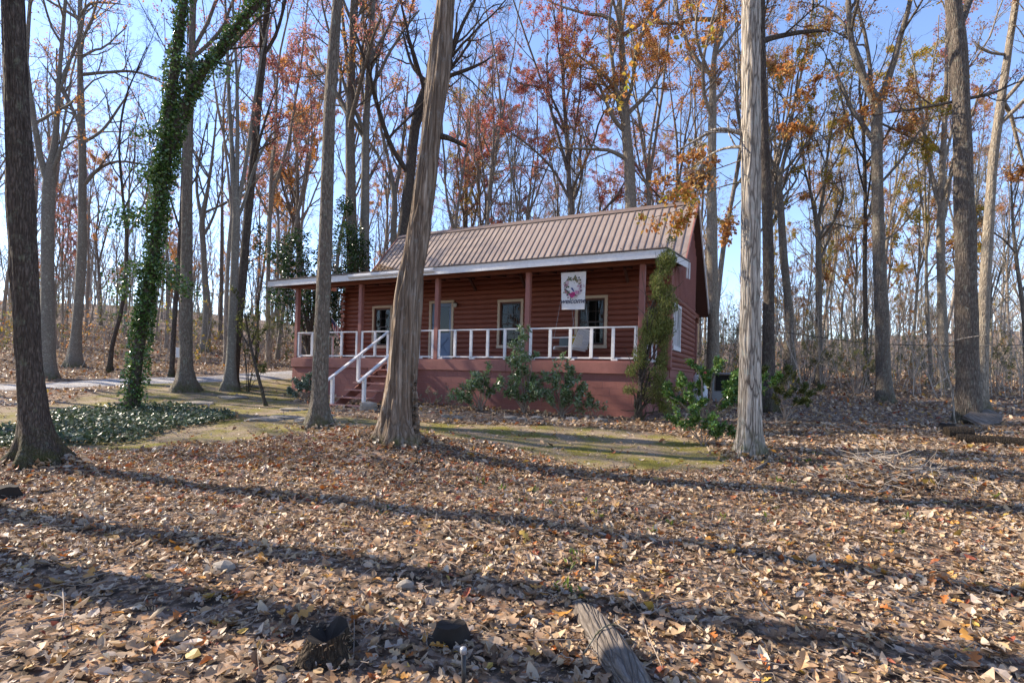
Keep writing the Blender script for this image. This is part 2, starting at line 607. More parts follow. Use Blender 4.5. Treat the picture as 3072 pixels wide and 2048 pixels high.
def mat_roof():
    m, nt, b, _ = new_mat('brown_metal_roof')
    n1 = noise(nt, coords(nt, (3, .4, .4)), 5, 6, .7)
    n2 = noise(nt, coords(nt), .8, 4)
    c = ramp(nt, n1, [(.3, (.25, .19, .15)), (.6, (.34, .27, .22)), (.8, (.4, .33, .28))])
    c = mixc(nt, ramp(nt, n2, [(.4, (0, 0, 0)), (.7, (.4, .4, .4))]), c, (.25, .18, .155))
    nt.links.new(c, b.inputs['Base Color'])
    b.inputs['Roughness'].default_value = .42
    b.inputs['Specular IOR Level'].default_value = .5
    bump(nt, b, n1, .05, .01)
    return m


M['roof'] = mat_roof()
M['roof_rib'] = mat_paint('roof_rib_paint', (.19, .14, .115), (.13, .095, .08), .45, (1, 1, 1), 6, .4, .05)


def mat_ground():
    m, nt, b, _ = new_mat('woodland_ground')
    a = nt.nodes.new('ShaderNodeAttribute')
    a.attribute_name = 'col'
    sep = nt.nodes.new('ShaderNodeSeparateColor')
    nt.links.new(a.outputs[0], sep.inputs[0])
    v = coords(nt)
    vo = node(nt, 'ShaderNodeTexVoronoi')
    vo.inputs['Scale'].default_value = 24
    nt.links.new(v, vo.inputs['Vector'])
    vr = nt.nodes.new('ShaderNodeSeparateColor')
    nt.links.new(vo.outputs['Color'], vr.inputs[0])
    n1 = noise(nt, v, 6, 8, .7)
    soil = ramp(nt, n1, [(.3, (.03, .022, .016)), (.6, (.1, .072, .05)), (.8, (.17, .125, .09))])
    far = ramp(nt, vr.outputs[0], [(0, (.08, .05, .035)), (.35, (.2, .135, .095)), (.7, (.33, .25, .19)), (1, (.36, .2, .1))])
    leafy = mixc(nt, ramp(nt, n1, [(.42, (0, 0, 0)), (.55, (1, 1, 1))]), soil, far)
    litter = mixc(nt, sep.outputs[1], soil, leafy)
    n2 = noise(nt, v, 1.6, 6, .65)
    n3 = noise(nt, v, 40, 4, .7)
    dirt = ramp(nt, n3, [(.3, (.12, .085, .055)), (.55, (.27, .205, .14)), (.75, (.4, .32, .235))])
    moss = ramp(nt, n3, [(.3, (.06, .055, .01)), (.55, (.19, .165, .028)), (.75, (.3, .25, .06))])
    yard = mixc(nt, ramp(nt, n2, [(.42, (0, 0, 0)), (.6, (.95, .95, .95))]), dirt, moss)
    c = mixc(nt, sep.outputs[0], litter, yard)
    nt.links.new(c, b.inputs['Base Color'])
    b.inputs['Roughness'].default_value = .95
    b.inputs['Specular IOR Level'].default_value = .15
    bump(nt, b, n1, .6, .03)
    return m


M['ground'] = mat_ground()


def mat_gravel():
    m, nt, b, _ = new_mat('pale_gravel')
    v = coords(nt)
    vo = node(nt, 'ShaderNodeTexVoronoi')
    vo.inputs['Scale'].default_value = 26
    nt.links.new(v, vo.inputs['Vector'])
    s_ = nt.nodes.new('ShaderNodeSeparateColor')
    nt.links.new(vo.outputs['Color'], s_.inputs[0])
    c = ramp(nt, s_.outputs[0], [(0, (.16, .15, .15)), (.5, (.31, .3, .3)), (1, (.46, .44, .43))])
    c = mixc(nt, ramp(nt, noise(nt, v, 1.1, 4), [(.4, (0, 0, 0)), (.7, (.7, .7, .7))]), c, (.17, .14, .11))
    nt.links.new(c, b.inputs['Base Color'])
    b.inputs['Roughness'].default_value = .9
    bump(nt, b, vo.outputs['Distance'], .5, .03)
    return m


M['gravel'] = mat_gravel()

# ------------------------------------------------------------------ ground, drive
YAW = 0.4697
HC, HS = math.cos(YAW), math.sin(YAW)
HO = np.array([3.336, 13.933, EYE + .503])


def H(u, v, w=0.0):
    """a point of the cabin: u along the front, v back, w up from the porch floor"""
    return HO + np.array([u * HC + v * HS, -u * HS + v * HC, w])


def inside(poly, x, y):
    x, y = np.asarray(x, float), np.asarray(y, float)
    r = np.zeros(x.shape, bool)
    n = len(poly)
    for i in range(n):
        x0, y0 = poly[i]
        x1, y1 = poly[(i + 1) % n]
        c = ((y0 > y) != (y1 > y)) & (x < (x1 - x0) * (y - y0) / ((y1 - y0) if y1 != y0 else 1e-9) + x0)
        r ^= c
    return r


def pix_poly(pts):
    return [tuple(on_ground(*p)[:2]) for p in pts]


YARD = pix_poly([(-250, 1235), (150, 1215), (440, 1150), (700, 1128), (880, 1120), (900, 1205), (1000, 1250), (1150, 1262), (1300, 1270), (1500, 1270), (1750, 1282),
                 (1990, 1305), (2080, 1330), (2170, 1372), (2140, 1408), (1980, 1412), (1830, 1406), (1640, 1372), (1480, 1330), (1330, 1305), (1200, 1290),
                 (1020, 1288), (900, 1306), (760, 1322), (600, 1338), (430, 1352), (200, 1345), (-250, 1335)])
IVYBED = pix_poly([(-200, 1300), (60, 1290), (170, 1240), (330, 1225), (480, 1212), (640, 1232), (690, 1262), (560, 1290), (430, 1318), (260, 1340), (60, 1352), (-200, 1350)])
DRIVE_C = np.array([(-34, 13.0), (-24, 14.6), (-18, 16.6), (-13.8, 19.2), (-10.6, 22.2), (-8.2, 25.5), (-7, 30.0)])
HOUSE_P = [tuple(H(u, v)[:2]) for u, v in ((-12.8, -.1), (.5, -.1), (.5, 9), (-12.8, 9))]


def drive_dist(x, y):
    x, y = np.asarray(x, float), np.asarray(y, float)
    best = np.full(x.shape, 1e9)
    for (x0, y0), (x1, y1) in zip(DRIVE_C[:-1], DRIVE_C[1:]):
        dx, dy = x1 - x0, y1 - y0
        t = np.clip(((x - x0) * dx + (y - y0) * dy) / (dx * dx + dy * dy), 0, 1)
        best = np.minimum(best, np.hypot(x - x0 - t * dx, y - y0 - t * dy))
    return best


def yard_mask(x, y):
    x, y = np.asarray(x, float), np.asarray(y, float)
    jx = x + (noise2(x, y, .9, 21) - .5) * .9 + (noise2(x, y, 3.1, 22) - .5) * .3
    jy = y + (noise2(x, y, .9, 23) - .5) * .9 + (noise2(x, y, 3.1, 24) - .5) * .3
    return inside(YARD, jx, jy)


def stretch(c0, c1, step, far, g=1.16):
    core = np.arange(c0, c1 + 1e-6, step)
    lo, hi, s_ = [], [], step
    a, b = c0, c1
    while b < far:
        s_ *= g
        a -= s_
        b += s_
        lo.append(a)
        hi.append(b)
    return np.concatenate([lo[::-1], core, hi])


gx, gy = stretch(-16, 12, .18, 700), stretch(1, 23, .18, 700)
GX, GY = np.meshgrid(gx, gy)
GZ = gz(GX, GY)
GZ = np.where(np.hypot(GX, GY) > 300, np.minimum(GZ, 40), GZ)
nx, ny = len(gx), len(gy)
ii = (np.arange(ny - 1)[:, None] * nx + np.arange(nx - 1)[None]).ravel()
mb = MB()
ym = yard_mask(GX, GY).astype(float)
for _ in range(1):
    ym[1:-1, 1:-1] = (ym[1:-1, 1:-1] * 2 + ym[:-2, 1:-1] + ym[2:, 1:-1] + ym[1:-1, :-2] + ym[1:-1, 2:]) / 6
cc = np.stack([ym, np.ones_like(ym), np.zeros_like(ym)], -1)
mb.add(np.stack([GX, GY, GZ], -1).reshape(-1, 3), np.stack([ii, ii + 1, ii + nx + 1, ii + nx], -1), cc.reshape(-1, 3))
ground = mb.build('ground', M['ground'], smooth=True, kind='structure')

# gravel drive: a sheet laid on the ground, rounded joins
mb = MB()
pts = []
for i in range(len(DRIVE_C) - 1):
    for t in np.linspace(0, 1, 14, endpoint=False):
        p0, p1, p2, p3 = DRIVE_C[max(i - 1, 0)], DRIVE_C[i], DRIVE_C[i + 1], DRIVE_C[min(i + 2, len(DRIVE_C) - 1)]
        pts.append(.5 * ((2 * p1) + (-p0 + p2) * t + (2 * p0 - 5 * p1 + 4 * p2 - p3) * t * t + (-p0 + 3 * p1 - 3 * p2 + p3) * t ** 3))
pts = np.array(pts)
tn = norm(np.gradient(pts, axis=0))
nr = np.stack([-tn[:, 1], tn[:, 0]], -1)
wid = np.linspace(-1, 1, 13)
edge = 1.2 + .22 * (noise2(pts[:, 0], pts[:, 1], .8, 5) - .5)
dv = pts[:, None] + nr[:, None] * wid[None, :, None] * edge[:, None, None]
dz = gz(dv[..., 0], dv[..., 1]) + .035 - .05 * np.abs(wid)[None] ** 4
k = (np.arange(len(pts) - 1)[:, None] * 13 + np.arange(12)[None]).ravel()
mb.add(np.concatenate([dv, dz[..., None]], -1).reshape(-1, 3), np.stack([k, k + 1, k + 14, k + 13], -1))
mb.build('gravel_drive', M['gravel'], smooth=True, kind='structure')

# ------------------------------------------------------------------ the cabin
cabin = link('log_cabin', None, label='red brown log cabin with brown metal roof and white railed front porch', cat='cabin', loc=HO, rot=(0, 0, -YAW))
cr = np.random.default_rng(5)


def group_part(name):
    o = link(name, None, cabin)
    return o


UL, UR, VF, VB = -12.25, .36, 2.05, 6.67
ROOF_U0, ROOF_U1 = -12.2, .64
RIDGE_V, RIDGE_W = 5.2, 5.62
EAVE_V, EAVE_W = 2.95, 3.14
BACK_V, BACK_W = 8.9, 2.1
# openings in the front wall: u0, u1, w0, w1 (clear hole for logs, outside of the trim)
OPEN = [(-8.14, -7.1, -.2, 2.15), (-10.8, -9.84, .45, 2.06), (-5.33, -4.37, .45, 2.08), (-2.55, -1.51, .45, 2.08)]


def log_bm(x0, x1, pitch, depth, seed):
    """half round siding log along x, its face towards -y"""
    b = MB()
    r2 = np.random.default_rng(seed)
    n = max(2, int((x1 - x0) / .6) + 1)
    xs = np.linspace(x0, x1, n)
    prof = [(0, .001), (-depth * .62, pitch * .10), (-depth, pitch * .34), (-depth, pitch * .66), (-depth * .62, pitch * .90), (0, pitch * .999)]
    P = np.zeros((n, 6, 3))
    for i, x in enumerate(xs):
        wob = r2.normal(0, .0035)
        for j, (y, z) in enumerate(prof):
            P[i, j] = (x, y + (wob if 0 < j < 5 else 0), z)
    q = (np.arange(n - 1)[:, None] * 6 + np.arange(5)[None]).ravel()
    b.add(P.reshape(-1, 3), np.stack([q, q + 1, q + 7, q + 6], -1)[:, ::-1])
    for e in (0, n - 1):
        f = [(0, 1, 2, 3, 4, 5)] if e else [(5, 4, 3, 2, 1, 0)]
        b.add(P[e], f)
    return b


front_wall = MB().box(UL + .01, UR - .01, VF + .004, VF + .12, -.2, 3.2)
# the wall behind the logs, with holes for door and windows
front_wall = MB()
cuts = sorted(OPEN)
x = UL + .01
for (a, b_, w0, w1) in cuts:
    front_wall.box(x, a + .06, VF + .002, VF + .13, -.22, 3.1)
    front_wall.box(a + .06, b_ - .06, VF + .003, VF + .13, w1 - .06, 3.1)
    if w0 > 0:
        front_wall.box(a + .06, b_ - .06, VF + .003, VF + .13, -.22, w0 + .06)
    x = b_ - .06
front_wall.box(x, UR - .02, VF + .002, VF + .13, -.22, 3.1)
fw = front_wall.build('front_wall', M['log'], cabin)
PITCH = .168
for kx in range(19):
    w0 = -.05 + kx * PITCH
    segs, x = [], UL
    for (a, b_, o0, o1) in cuts:
        if o0 < w0 + PITCH - .03 and o1 > w0 + .03:
            segs.append((x, a))
            x = b_
    segs.append((x, UR))
    for (a, b_) in segs:
        log_bm(a, b_, PITCH, .052, int(cr.integers(1e6))).build('log', M['log'], fw, smooth=False, loc=(0, VF, w0))

# side wall (right): logs up to 2.1, boards above
sw = MB()
WIN_S = (2.3, 3.5, .42, 1.83)
sw.box(UR - .13, UR - .002, VF + .13, WIN_S[0] + .05, -.22, 2.3)
sw.box(UR - .13, UR - .002, WIN_S[1] - .05, VB, -.22, 2.3)
sw.box(UR - .13, UR - .003, WIN_S[0] + .05, WIN_S[1] - .05, -.22, WIN_S[2] + .05)
sw.box(UR - .13, UR - .003, WIN_S[0] + .05, WIN_S[1] - .05, WIN_S[3] - .05, 2.3)
side = sw.build('side_wall', M['log'], cabin)
for kx in range(13):
    w0 = -.09 + kx * PITCH
    segs = [(VF + .1, VB)]
    if WIN_S[2] < w0 + PITCH - .03 and WIN_S[3] > w0 + .03:
        segs = [(VF + .1, WIN_S[0]), (WIN_S[1], VB)]
    for a, b_ in segs:
        o = log_bm(a, b_, PITCH, .052, int(cr.integers(1e6))).build('log', M['log'], side, loc=(UR, 0, w0), rot=(0, 0, R(90)))
mbt = MB().bbox(UR - .03, UR + .06, VF - .055, VF + .098, -.12, 2.16, .004)
mbt.build('corner_board', M['red_paint'], cabin)
MB().bbox(UR - .01, UR + .075, VF + .0, VB, -.16, -.092, .004).build('base_trim', M['red_paint'], cabin)
# gable: vertical boards and battens following the roof line


def roof_w(v):
    """underside of the main roof at v"""
    return min(EAVE_W + (v - EAVE_V) * (RIDGE_W - EAVE_W) / (RIDGE_V - EAVE_V), BACK_W + (BACK_V - v) * (RIDGE_W - BACK_W) / (BACK_V - RIDGE_V)) - .14


gab = group_part('gable_end')
v = VF + .12
while v < VB - .02:
    v1 = min(v + .235, VB)
    t0, t1 = (roof_w(max(v, EAVE_V)) if v > EAVE_V else 2.98 + (v - 2) * .1), (roof_w(max(v1, EAVE_V)) if v1 > EAVE_V else 2.98 + (v1 - 2) * .1)
    b = MB()
    b.add([(UR + y, vv, ww) for y in (-.1, .012) for vv, ww in ((v + .003, 2.098), (v1 - .003, 2.098), (v1 - .003, t1), (v + .003, t0))],
          [(0, 3, 2, 1), (4, 5, 6, 7), (0, 1, 5, 4), (1, 2, 6, 5), (2, 3, 7, 6), (3, 0, 4, 7)])
    b.build('gable_board', M['red_paint'], gab)
    if v > VF + .2:
        MB().box(UR + .013, UR + .034, v - .025, v + .025, 2.1, t0 - .02).build('batten', M['red_paint'], gab)
    v = v1
# the unseen back and left walls
bw = MB()
bw.box(UL, UR - .131, VB - .12, VB - .002, -.22, 3.9)
bw.build('back_wall', M['log'], cabin)
lw = MB().box(UL + .002, UL + .12, VF + .131, VB - .121, -.22, 2.9)
lw.add([(UL + x_, v_, w_) for x_ in (.01, .11) for v_, w_ in ((VF + .14, 2.9), (VB - .13, 2.9), (VB - .13, roof_w(VB)), (RIDGE_V, roof_w(RIDGE_V)), (EAVE_V, roof_w(EAVE_V)))],
       [(4, 3, 2, 1, 0), (5, 6, 7, 8, 9), ])
lw.build('left_wall', M['log'], cabin)
# log ends crossing at the two corners
for kx in range(16):
    w0 = -.05 + kx * PITCH
    e = .17 + .03 * cr.random() + (.05 if kx % 2 else 0)
    MB().tubes([[(UL + .07, VF + .1, w0 + PITCH / 2), (UL + .07, VF - e, w0 + PITCH / 2)]], [[.078, .078]], 8, cap=True).build('log_end', M['log'], fw)
    MB().tubes([[(UL + .1, VF + .02, w0 + PITCH / 2 + .02), (UL - e, VF + .02, w0 + PITCH / 2 + .02)]], [[.07, .07]], 8, cap=True).build('log_end', M['log'], fw)
    if kx < 14:
        MB().tubes([[(UR - .12, VB + .02, w0 + PITCH / 2), (UR - .12, VB + .42 + e, w0 + PITCH / 2)]], [[.08, .08]], 8, cap=True).build('log_end', M['log'], side)


def window(u0, u1, w0, w1, plane='v', trim='cream', sill=.1, twin=False):
    """outer size of the trim; u along the wall; built facing -y then turned for the side wall"""
    win = link('window', None, cabin)
    t = .085
    F = MB()
    F.bbox(u0, u0 + t, -.075, -.0, w0 + sill, w1 - t, .004)
    F.bbox(u1 - t, u1, -.075, -.0, w0 + sill, w1 - t, .004)
    F.bbox(u0 - .005, u1 + .005, -.08, -.0, w1 - t, w1, .004)
    F.bbox(u0 - .01, u1 + .01, -.085, -.0, w0, w0 + sill, .005)
    F.build('frame', M[trim], win)
    a, b_, c, d = u0 + t, u1 - t, w0 + sill, w1 - t
    mids = [(a, b_)] if not twin else [(a, (a + b_) / 2 - .03), ((a + b_) / 2 + .03, b_)]
    Cs = MB()
    for a, b_ in mids:
        k_ = .035
        Cs.box(a, a + k_, -.03, .06, c, d)
        Cs.box(b_ - k_, b_, -.03, .06, c, d)
        Cs.box(a + k_, b_ - k_, -.03, .06, d - k_, d)
        Cs.box(a + k_, b_ - k_, -.03, .06, c, c + k_)
        if twin:
            Cs.box(b_, b_ + .06, -.06, .06, c, d)
    Cs.build('casing', M['white'] if twin else M['casing'], win)
    for a, b_ in mids:
        a, b_, c2, d2 = a + .035, b_ - .035, c + .035, d - .035
        mid = (c2 + d2) / 2
        for lo, hi, y in ((mid - .02, d2, .0), (c2, mid + .02, .022)):
            S_ = MB()
            S_.box(a, a + .035, y, y + .02, lo, hi)
            S_.box(b_ - .035, b_, y, y + .02, lo, hi)
            S_.box(a + .035, b_ - .035, y, y + .02, hi - .035, hi)
            S_.box(a + .035, b_ - .035, y, y + .02, lo, lo + .04)
            S_.build('sash', M['sash'], win)
            if not twin:
                for q in (1, 2):
                    xx = a + (b_ - a) * q / 3
                    MB().box(xx - .007, xx + .007, y + .004, y + .012, lo + .04, hi - .035).build('muntin', M['sash'], win)
                ww = (lo + hi) / 2
                MB().box(a + .035, b_ - .035, y + .005, y + .011, ww - .007, ww + .007).build('muntin', M['sash'], win)
            MB().box(a + .034, b_ - .034, y + .0125, y + .0155, lo + .039, hi - .034).build('pane', M['glass'], win)
        # room behind
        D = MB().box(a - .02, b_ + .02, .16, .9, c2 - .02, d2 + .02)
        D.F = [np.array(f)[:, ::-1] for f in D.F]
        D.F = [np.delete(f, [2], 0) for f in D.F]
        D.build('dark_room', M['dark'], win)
        for s_ in ((a - .01, a + (b_ - a) * .27), (b_ - (b_ - a) * .2, b_ + .01)):
            xs = np.linspace(s_[0], s_[1], 13)
            yy = .1 + .018 * np.cos(np.arange(13) * 2.1)
            vv = np.concatenate([np.stack([xs, yy, np.full(13, c2)], -1), np.stack([xs, yy, np.full(13, d2)], -1)])
            j = np.arange(12)
            MB().add(vv, np.stack([j, j + 1, j + 14, j + 13], -1)).build('curtain', M['curtain'], win)
    if plane == 'v':
        win.location = (0, VF, 0)
    else:
        win.location = (UR, 0, 0)
        win.rotation_euler = (0, 0, R(90))
    return win


for (a, b_, w0, w1) in OPEN[1:]:
    window(a, b_, w0, w1)
window(*WIN_S, plane='u', trim='white', sill=.13, twin=True)

# door: half glazed blue door in a cream frame
door = link('door', None, cabin, loc=(0, VF, 0))
u0, u1, _, w1 = OPEN[0]
F = MB()
F.bbox(u0, u0 + .09, -.075, 0, 0, w1 - .09)
F.bbox(u1 - .09, u1, -.075, 0, 0, w1 - .09)
F.bbox(u0 - .005, u1 + .005, -.08, 0, w1 - .09, w1)
F.build('frame', M['cream'], door)
a, b_ = u0 + .095, u1 - .095
S_ = MB()
S_.box(a, b_, .0, .045, .02, .22)
S_.box(a, b_, .0, .045, .86, 1.0)
S_.box(a, b_, .0, .045, 1.93, 2.05)
S_.box(a, a + .11, .0, .045, .22, .86)
S_.box(b_ - .11, b_, .0, .045, .22, .86)
S_.box(a, a + .11, .0, .045, 1.0, 1.93)
S_.box(b_ - .11, b_, .0, .045, 1.0, 1.93)
S_.box(a + .11, b_ - .11, .018, .04, .22, .86)
leaf_ob = S_.build('door_leaf', M['blue_door'], door)
X_ = MB()
X_.beam((a + .12, .016, .24), (b_ - .12, .016, .84), .004, .05, (0, -1, .001))
X_.beam((a + .12, .013, .84), (b_ - .12, .013, .24), .004, .05, (0, -1, .001))
for p, q in (((a + .12, .24), (b_ - .12, .84)), ((a + .12, .84), (b_ - .12, .24))):
    X_.beam((p[0], .012, p[1]), (q[0], .012, q[1]), .06, .014, (0, -1, 0))
X_.build('cross_brace', M['blue_door'], door)
MB().box(a + .11, b_ - .11, .02, .024, 1.0, 1.93).build('pane', M['glass'], door)
MB().lathe([(.001, 0), (.016, 0), (.016, .03), (.03, .045), (.03, .06), (.001, .07)], 12).build('handle', M['steel'], door, True, loc=(a + .055, -.002, .95), rot=(R(90), 0, 0))
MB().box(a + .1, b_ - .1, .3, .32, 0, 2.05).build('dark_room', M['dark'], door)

# wall lamp beside the door
lamp = MB()
lamp.lathe([(.0, .0), (.05, .0), (.05, .02), (.02, .03)], 12)
lamp.tubes([[(0, 0, .02), (0, 0, .09), (0, .05, .12), (0, .1, .1)]], [[.012] * 4], 6)
lo_ = lamp.build('wall_lamp', M['metal_black'], cabin, True, loc=(-6.98, VF - .05, 1.98), rot=(R(90), 0, 0))
MB().lathe([(.001, .09), (.075, .06), (.08, .045), (.02, .03)], 12).build('lamp_cap', M['metal_black'], lo_, True, loc=(0, 0, .1), rot=(R(-90), 0, 0))
MB().lathe([(.02, .04), (.065, .035), (.06, -.06), (.03, -.1), (.001, -.105)], 12).build('lamp_glass', M['lamp_glass'], lo_, True, loc=(0, 0, .1), rot=(R(-90), 0, 0))

# ---- porch: floor, rim, foundation, posts, beam
PL, PR = -12.78, .14
floor_ = group_part('porch_floor')
for q in range(15):
    v0 = .0 + q * .14
    MB().box(PL, PR, v0 + .003, v0 + .137, -.04, 0).build('floor_board', M['red_paint'], floor_)
rim = group_part('rim_boards')
for a, b_ in ((PL - .01, -8.35), (-8.346, -3.9), (-3.896, PR + .01)):
    MB().bbox(a, b_, -.06, -.012, -.345, -.043, .004).build('rim_board', M['red_paint'], rim)
MB().bbox(PR - .002, PR + .04, -.01, VF - .06, -.345, -.043, .004).build('rim_board', M['red_paint'], rim)
MB().bbox(PL - .04, PL + .002, -.01, VF - .2, -.345, -.043, .004).build('rim_board', M['red_paint'], rim)
found = MB()
found.box(PL + .035, PR - .035, .005, .19, -2.1, -.346)
found.box(PR - .19, PR - .005, .191, VF, -2.1, -.346)
found.box(PL + .036, PL + .19, .191, VF, -2.1, -.346)
found.box(UR - .2, UR - .005, VF + .001, VB, -2.1, -.2)
fo = found.build('foundation', M['mortar'], cabin)
bc = {}


def block(o3, L, hgt=.19, axis='u'):
    key = (round(L, 3), round(hgt, 3))
    if key not in bc:
        bc[key] = MB().bbox(0, L - .007, 0, .05, .003, hgt + .0005, .003).mesh('block', M['block'])
    dz_ = cr.normal(0, .001)
    link('block', bc[key], fo, loc=(o3[0], o3[1] + (dz_ if axis == 'u' else 0), o3[2]), rot=(0, 0, R(90) if axis == 'v' else (R(-90) if axis == '-v' else 0)))


for row in range(7):
    w0 = -.347 - (row + 1) * .197
    x = PL
    first = .2 if row % 2 else .4
    while x < PR - .02:
        L = min(first if x == PL else .4, PR - x)
        block((x, .0, w0), L)
        x += L
    if row < 6:
        y = .05
        first = .4 if row % 2 else .2
        while y < VF - .02:
            L = min(first if y == .05 else .4, VF - y)
            block((PR, y, w0), L, axis='v')
            y += L
side_rim = MB().bbox(UR - .035, UR + .03, VF + .06, VB, -.40, -.163, .004)
side_rim.build('side_rim_board', M['red_paint'], cabin)
for row in range(4):
    w0 = -.402 - (row + 1) * .197
    y = VF + .05
    first = .4 if row % 2 else .2
    y0_ = y
    while y < VB - .02:
        L = min(first if y == y0_ else .4, VB - y)
        block((UR, y, w0), L, axis='v')
        y += L
# posts
PU = [-12.64, -9.595, -6.44, -3.284, 0.0]
for u in PU:
    MB().bbox(u - .072, u + .072, -.004, .14, .0, 2.52, .012).build('porch_post', M['red_paint'], cabin)
MB().bbox(-12.95, .5, -.02, .155, 2.523, 2.745, .006).build('porch_beam', M['beam'], cabin)
# rafters and roof boards over the porch
raf = group_part('porch_rafters')
u = -13.6
while u < .6:
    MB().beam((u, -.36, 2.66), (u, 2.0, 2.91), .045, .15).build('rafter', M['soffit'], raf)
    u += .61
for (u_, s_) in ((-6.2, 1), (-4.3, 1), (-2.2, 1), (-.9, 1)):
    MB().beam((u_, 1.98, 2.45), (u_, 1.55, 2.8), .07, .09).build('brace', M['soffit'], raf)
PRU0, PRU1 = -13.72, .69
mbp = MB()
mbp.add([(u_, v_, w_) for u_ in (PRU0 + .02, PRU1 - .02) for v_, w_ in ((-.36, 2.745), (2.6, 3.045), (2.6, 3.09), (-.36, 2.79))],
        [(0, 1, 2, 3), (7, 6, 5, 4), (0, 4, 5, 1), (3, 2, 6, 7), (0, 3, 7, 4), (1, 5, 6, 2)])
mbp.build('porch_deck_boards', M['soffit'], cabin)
mbp = MB()
mbp.add([(u_, v_, w_) for u_ in (PRU0 - .03, PRU1 + .03) for v_, w_ in ((-.44, 2.785), (3.0, 3.15), (3.0, 3.175), (-.44, 2.81))],
        [(0, 1, 2, 3), (7, 6, 5, 4), (0, 4, 5, 1), (3, 2, 6, 7), (0, 3, 7, 4), (1, 5, 6, 2)])
mbp.build('porch_roof', M['roof_rib'], cabin)
fas = group_part('fascia')
MB().bbox(PRU0, -9.3, -.40, -.362, 2.565, 2.775, .004).build('fascia_board', M['white'], fas)
MB().bbox(-9.298, -4.6, -.40, -.362, 2.563, 2.777, .004).build('fascia_board', M['white'], fas)
MB().bbox(-4.598, PRU1, -.40, -.362, 2.564, 2.776, .004).build('fascia_board', M['white'], fas)
for u_ in (PRU0 + .018, PRU1 - .018):
    b = MB()
    b.add([(u_ + x_, v_, w_) for x_ in (-.018, .018) for v_, w_ in ((-.361, 2.57), (2.98, 2.93), (2.98, 3.13), (-.361, 2.77))],
          [(0, 3, 2, 1), (4, 5, 6, 7), (0, 1, 5, 4), (1, 2, 6, 5), (2, 3, 7, 6), (3, 0, 4, 7)])
    b.build('fascia_return', M['white'], fas)
for du, v_ in ((.0, 2.86), (.05, 3.0)):
    MB().bbox(PRU1 - .05 + du, PRU1 - .012 + du, v_, v_ + .1, 2.62, 3.12, .004).build('trim_board', M['white'], fas)
# gutter length
gp = np.array([(-.065, .07), (-.07, .0), (-.05, -.045), (-.01, -.05), (.0, -.05), (.0, -.044), (-.008, -.043), (-.045, -.04), (-.063, .0), (-.059, .07)])
gu = MB()
n = len(gp)
gv = [(u_, -.402 + p[0] * 1.2, 2.69 + p[1]) for u_ in (-9.72, -6.25) for p in gp]
gu.add(gv, [(i, (i + 1) % n, (i + 1) % n + n, i + n) for i in range(n)])
gu.add(gv, [tuple(range(n - 1, -1, -1)), tuple(range(n, 2 * n))])
gu.build('gutter', M['white'], cabin)

# ---- main roof
roof = link('roof', None, cabin)
sl = math.hypot(RIDGE_V - EAVE_V + .12, RIDGE_W - EAVE_W + .12)


def slope_slab(u0, u1, v0, w0, v1, w1, th):
    d = norm(np.array([v1 - v0, w1 - w0]))
    nrm = np.array([-d[1], d[0]])
    if nrm[1] < 0:
        nrm = -nrm
    b = MB()
    b.add([(u_, v_ + nrm[0] * t_, w_ + nrm[1] * t_) for u_ in (u0, u1) for v_, w_, t_ in ((v0, w0, 0), (v1, w1, 0), (v1, w1, th), (v0, w0, th))],
          [(0, 1, 2, 3), (7, 6, 5, 4), (0, 4, 5, 1), (3, 2, 6, 7), (0, 3, 7, 4), (1, 5, 6, 2)])
    return b


ev, ew = EAVE_V - .16, EAVE_W - .17
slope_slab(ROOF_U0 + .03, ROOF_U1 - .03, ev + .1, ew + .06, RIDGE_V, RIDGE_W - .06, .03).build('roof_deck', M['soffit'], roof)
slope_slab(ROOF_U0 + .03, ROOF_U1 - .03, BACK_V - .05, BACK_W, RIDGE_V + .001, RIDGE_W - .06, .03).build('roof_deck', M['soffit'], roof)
NS = 14
us = np.linspace(ROOF_U0, ROOF_U1, NS + 1)
for a, b_ in zip(us[:-1], us[1:]):
    slope_slab(a + .002, b_ - .002, ev, ew + .0, RIDGE_V - .01, RIDGE_W, .018 + cr.random() * .004).build('metal_sheet', M['roof'], roof)
    slope_slab(a + .002, b_ - .002, BACK_V, BACK_W + .02, RIDGE_V + .011, RIDGE_W, .018).build('metal_sheet', M['roof'], roof)
nrib = 55
d_ = norm(np.array([0, RIDGE_V - ev, RIDGE_W - ew]))
nr_ = np.array([0, -d_[2], d_[1]])
for u_ in np.linspace(ROOF_U0 + .03, ROOF_U1 - .03, nrib):
    p0 = np.array([u_, ev - .004, ew + .004]) + nr_ * .03
    p1 = np.array([u_, RIDGE_V, RIDGE_W]) + nr_ * .03
    MB().beam(p0, p1, .034, .032, nr_).build('rib', M['roof_rib'], roof)
rc = MB()
for s_ in (-1, 1):
    rc.add([(u_, RIDGE_V + s_ * v_, w_) for u_ in (ROOF_U0 - .02, ROOF_U1 + .02) for v_, w_ in ((0, RIDGE_W + .075), (.16, RIDGE_W - .09), (.16, RIDGE_W - .075), (0, RIDGE_W + .09))],
           [(0, 1, 2, 3), (7, 6, 5, 4), (0, 4, 5, 1), (3, 2, 6, 7), (0, 3, 7, 4), (1, 5, 6, 2)])
rc.build('ridge_cap', M['roof_rib'], roof)
for u_, mt in ((ROOF_U1 - .02, 'roof_rib'), (ROOF_U0 + .02, 'roof_rib')):
    for (v0, w0, v1, w1) in ((ev - .01, ew - .06, RIDGE_V, RIDGE_W - .1), (BACK_V + .01, BACK_W - .06, RIDGE_V, RIDGE_W - .1)):
        b = slope_slab(u_ - .02, u_ + .02, v0, w0, v1, w1, .125)
        b.build('rake_board', M['white'] if v0 > 5 else M['red_paint'], roof)
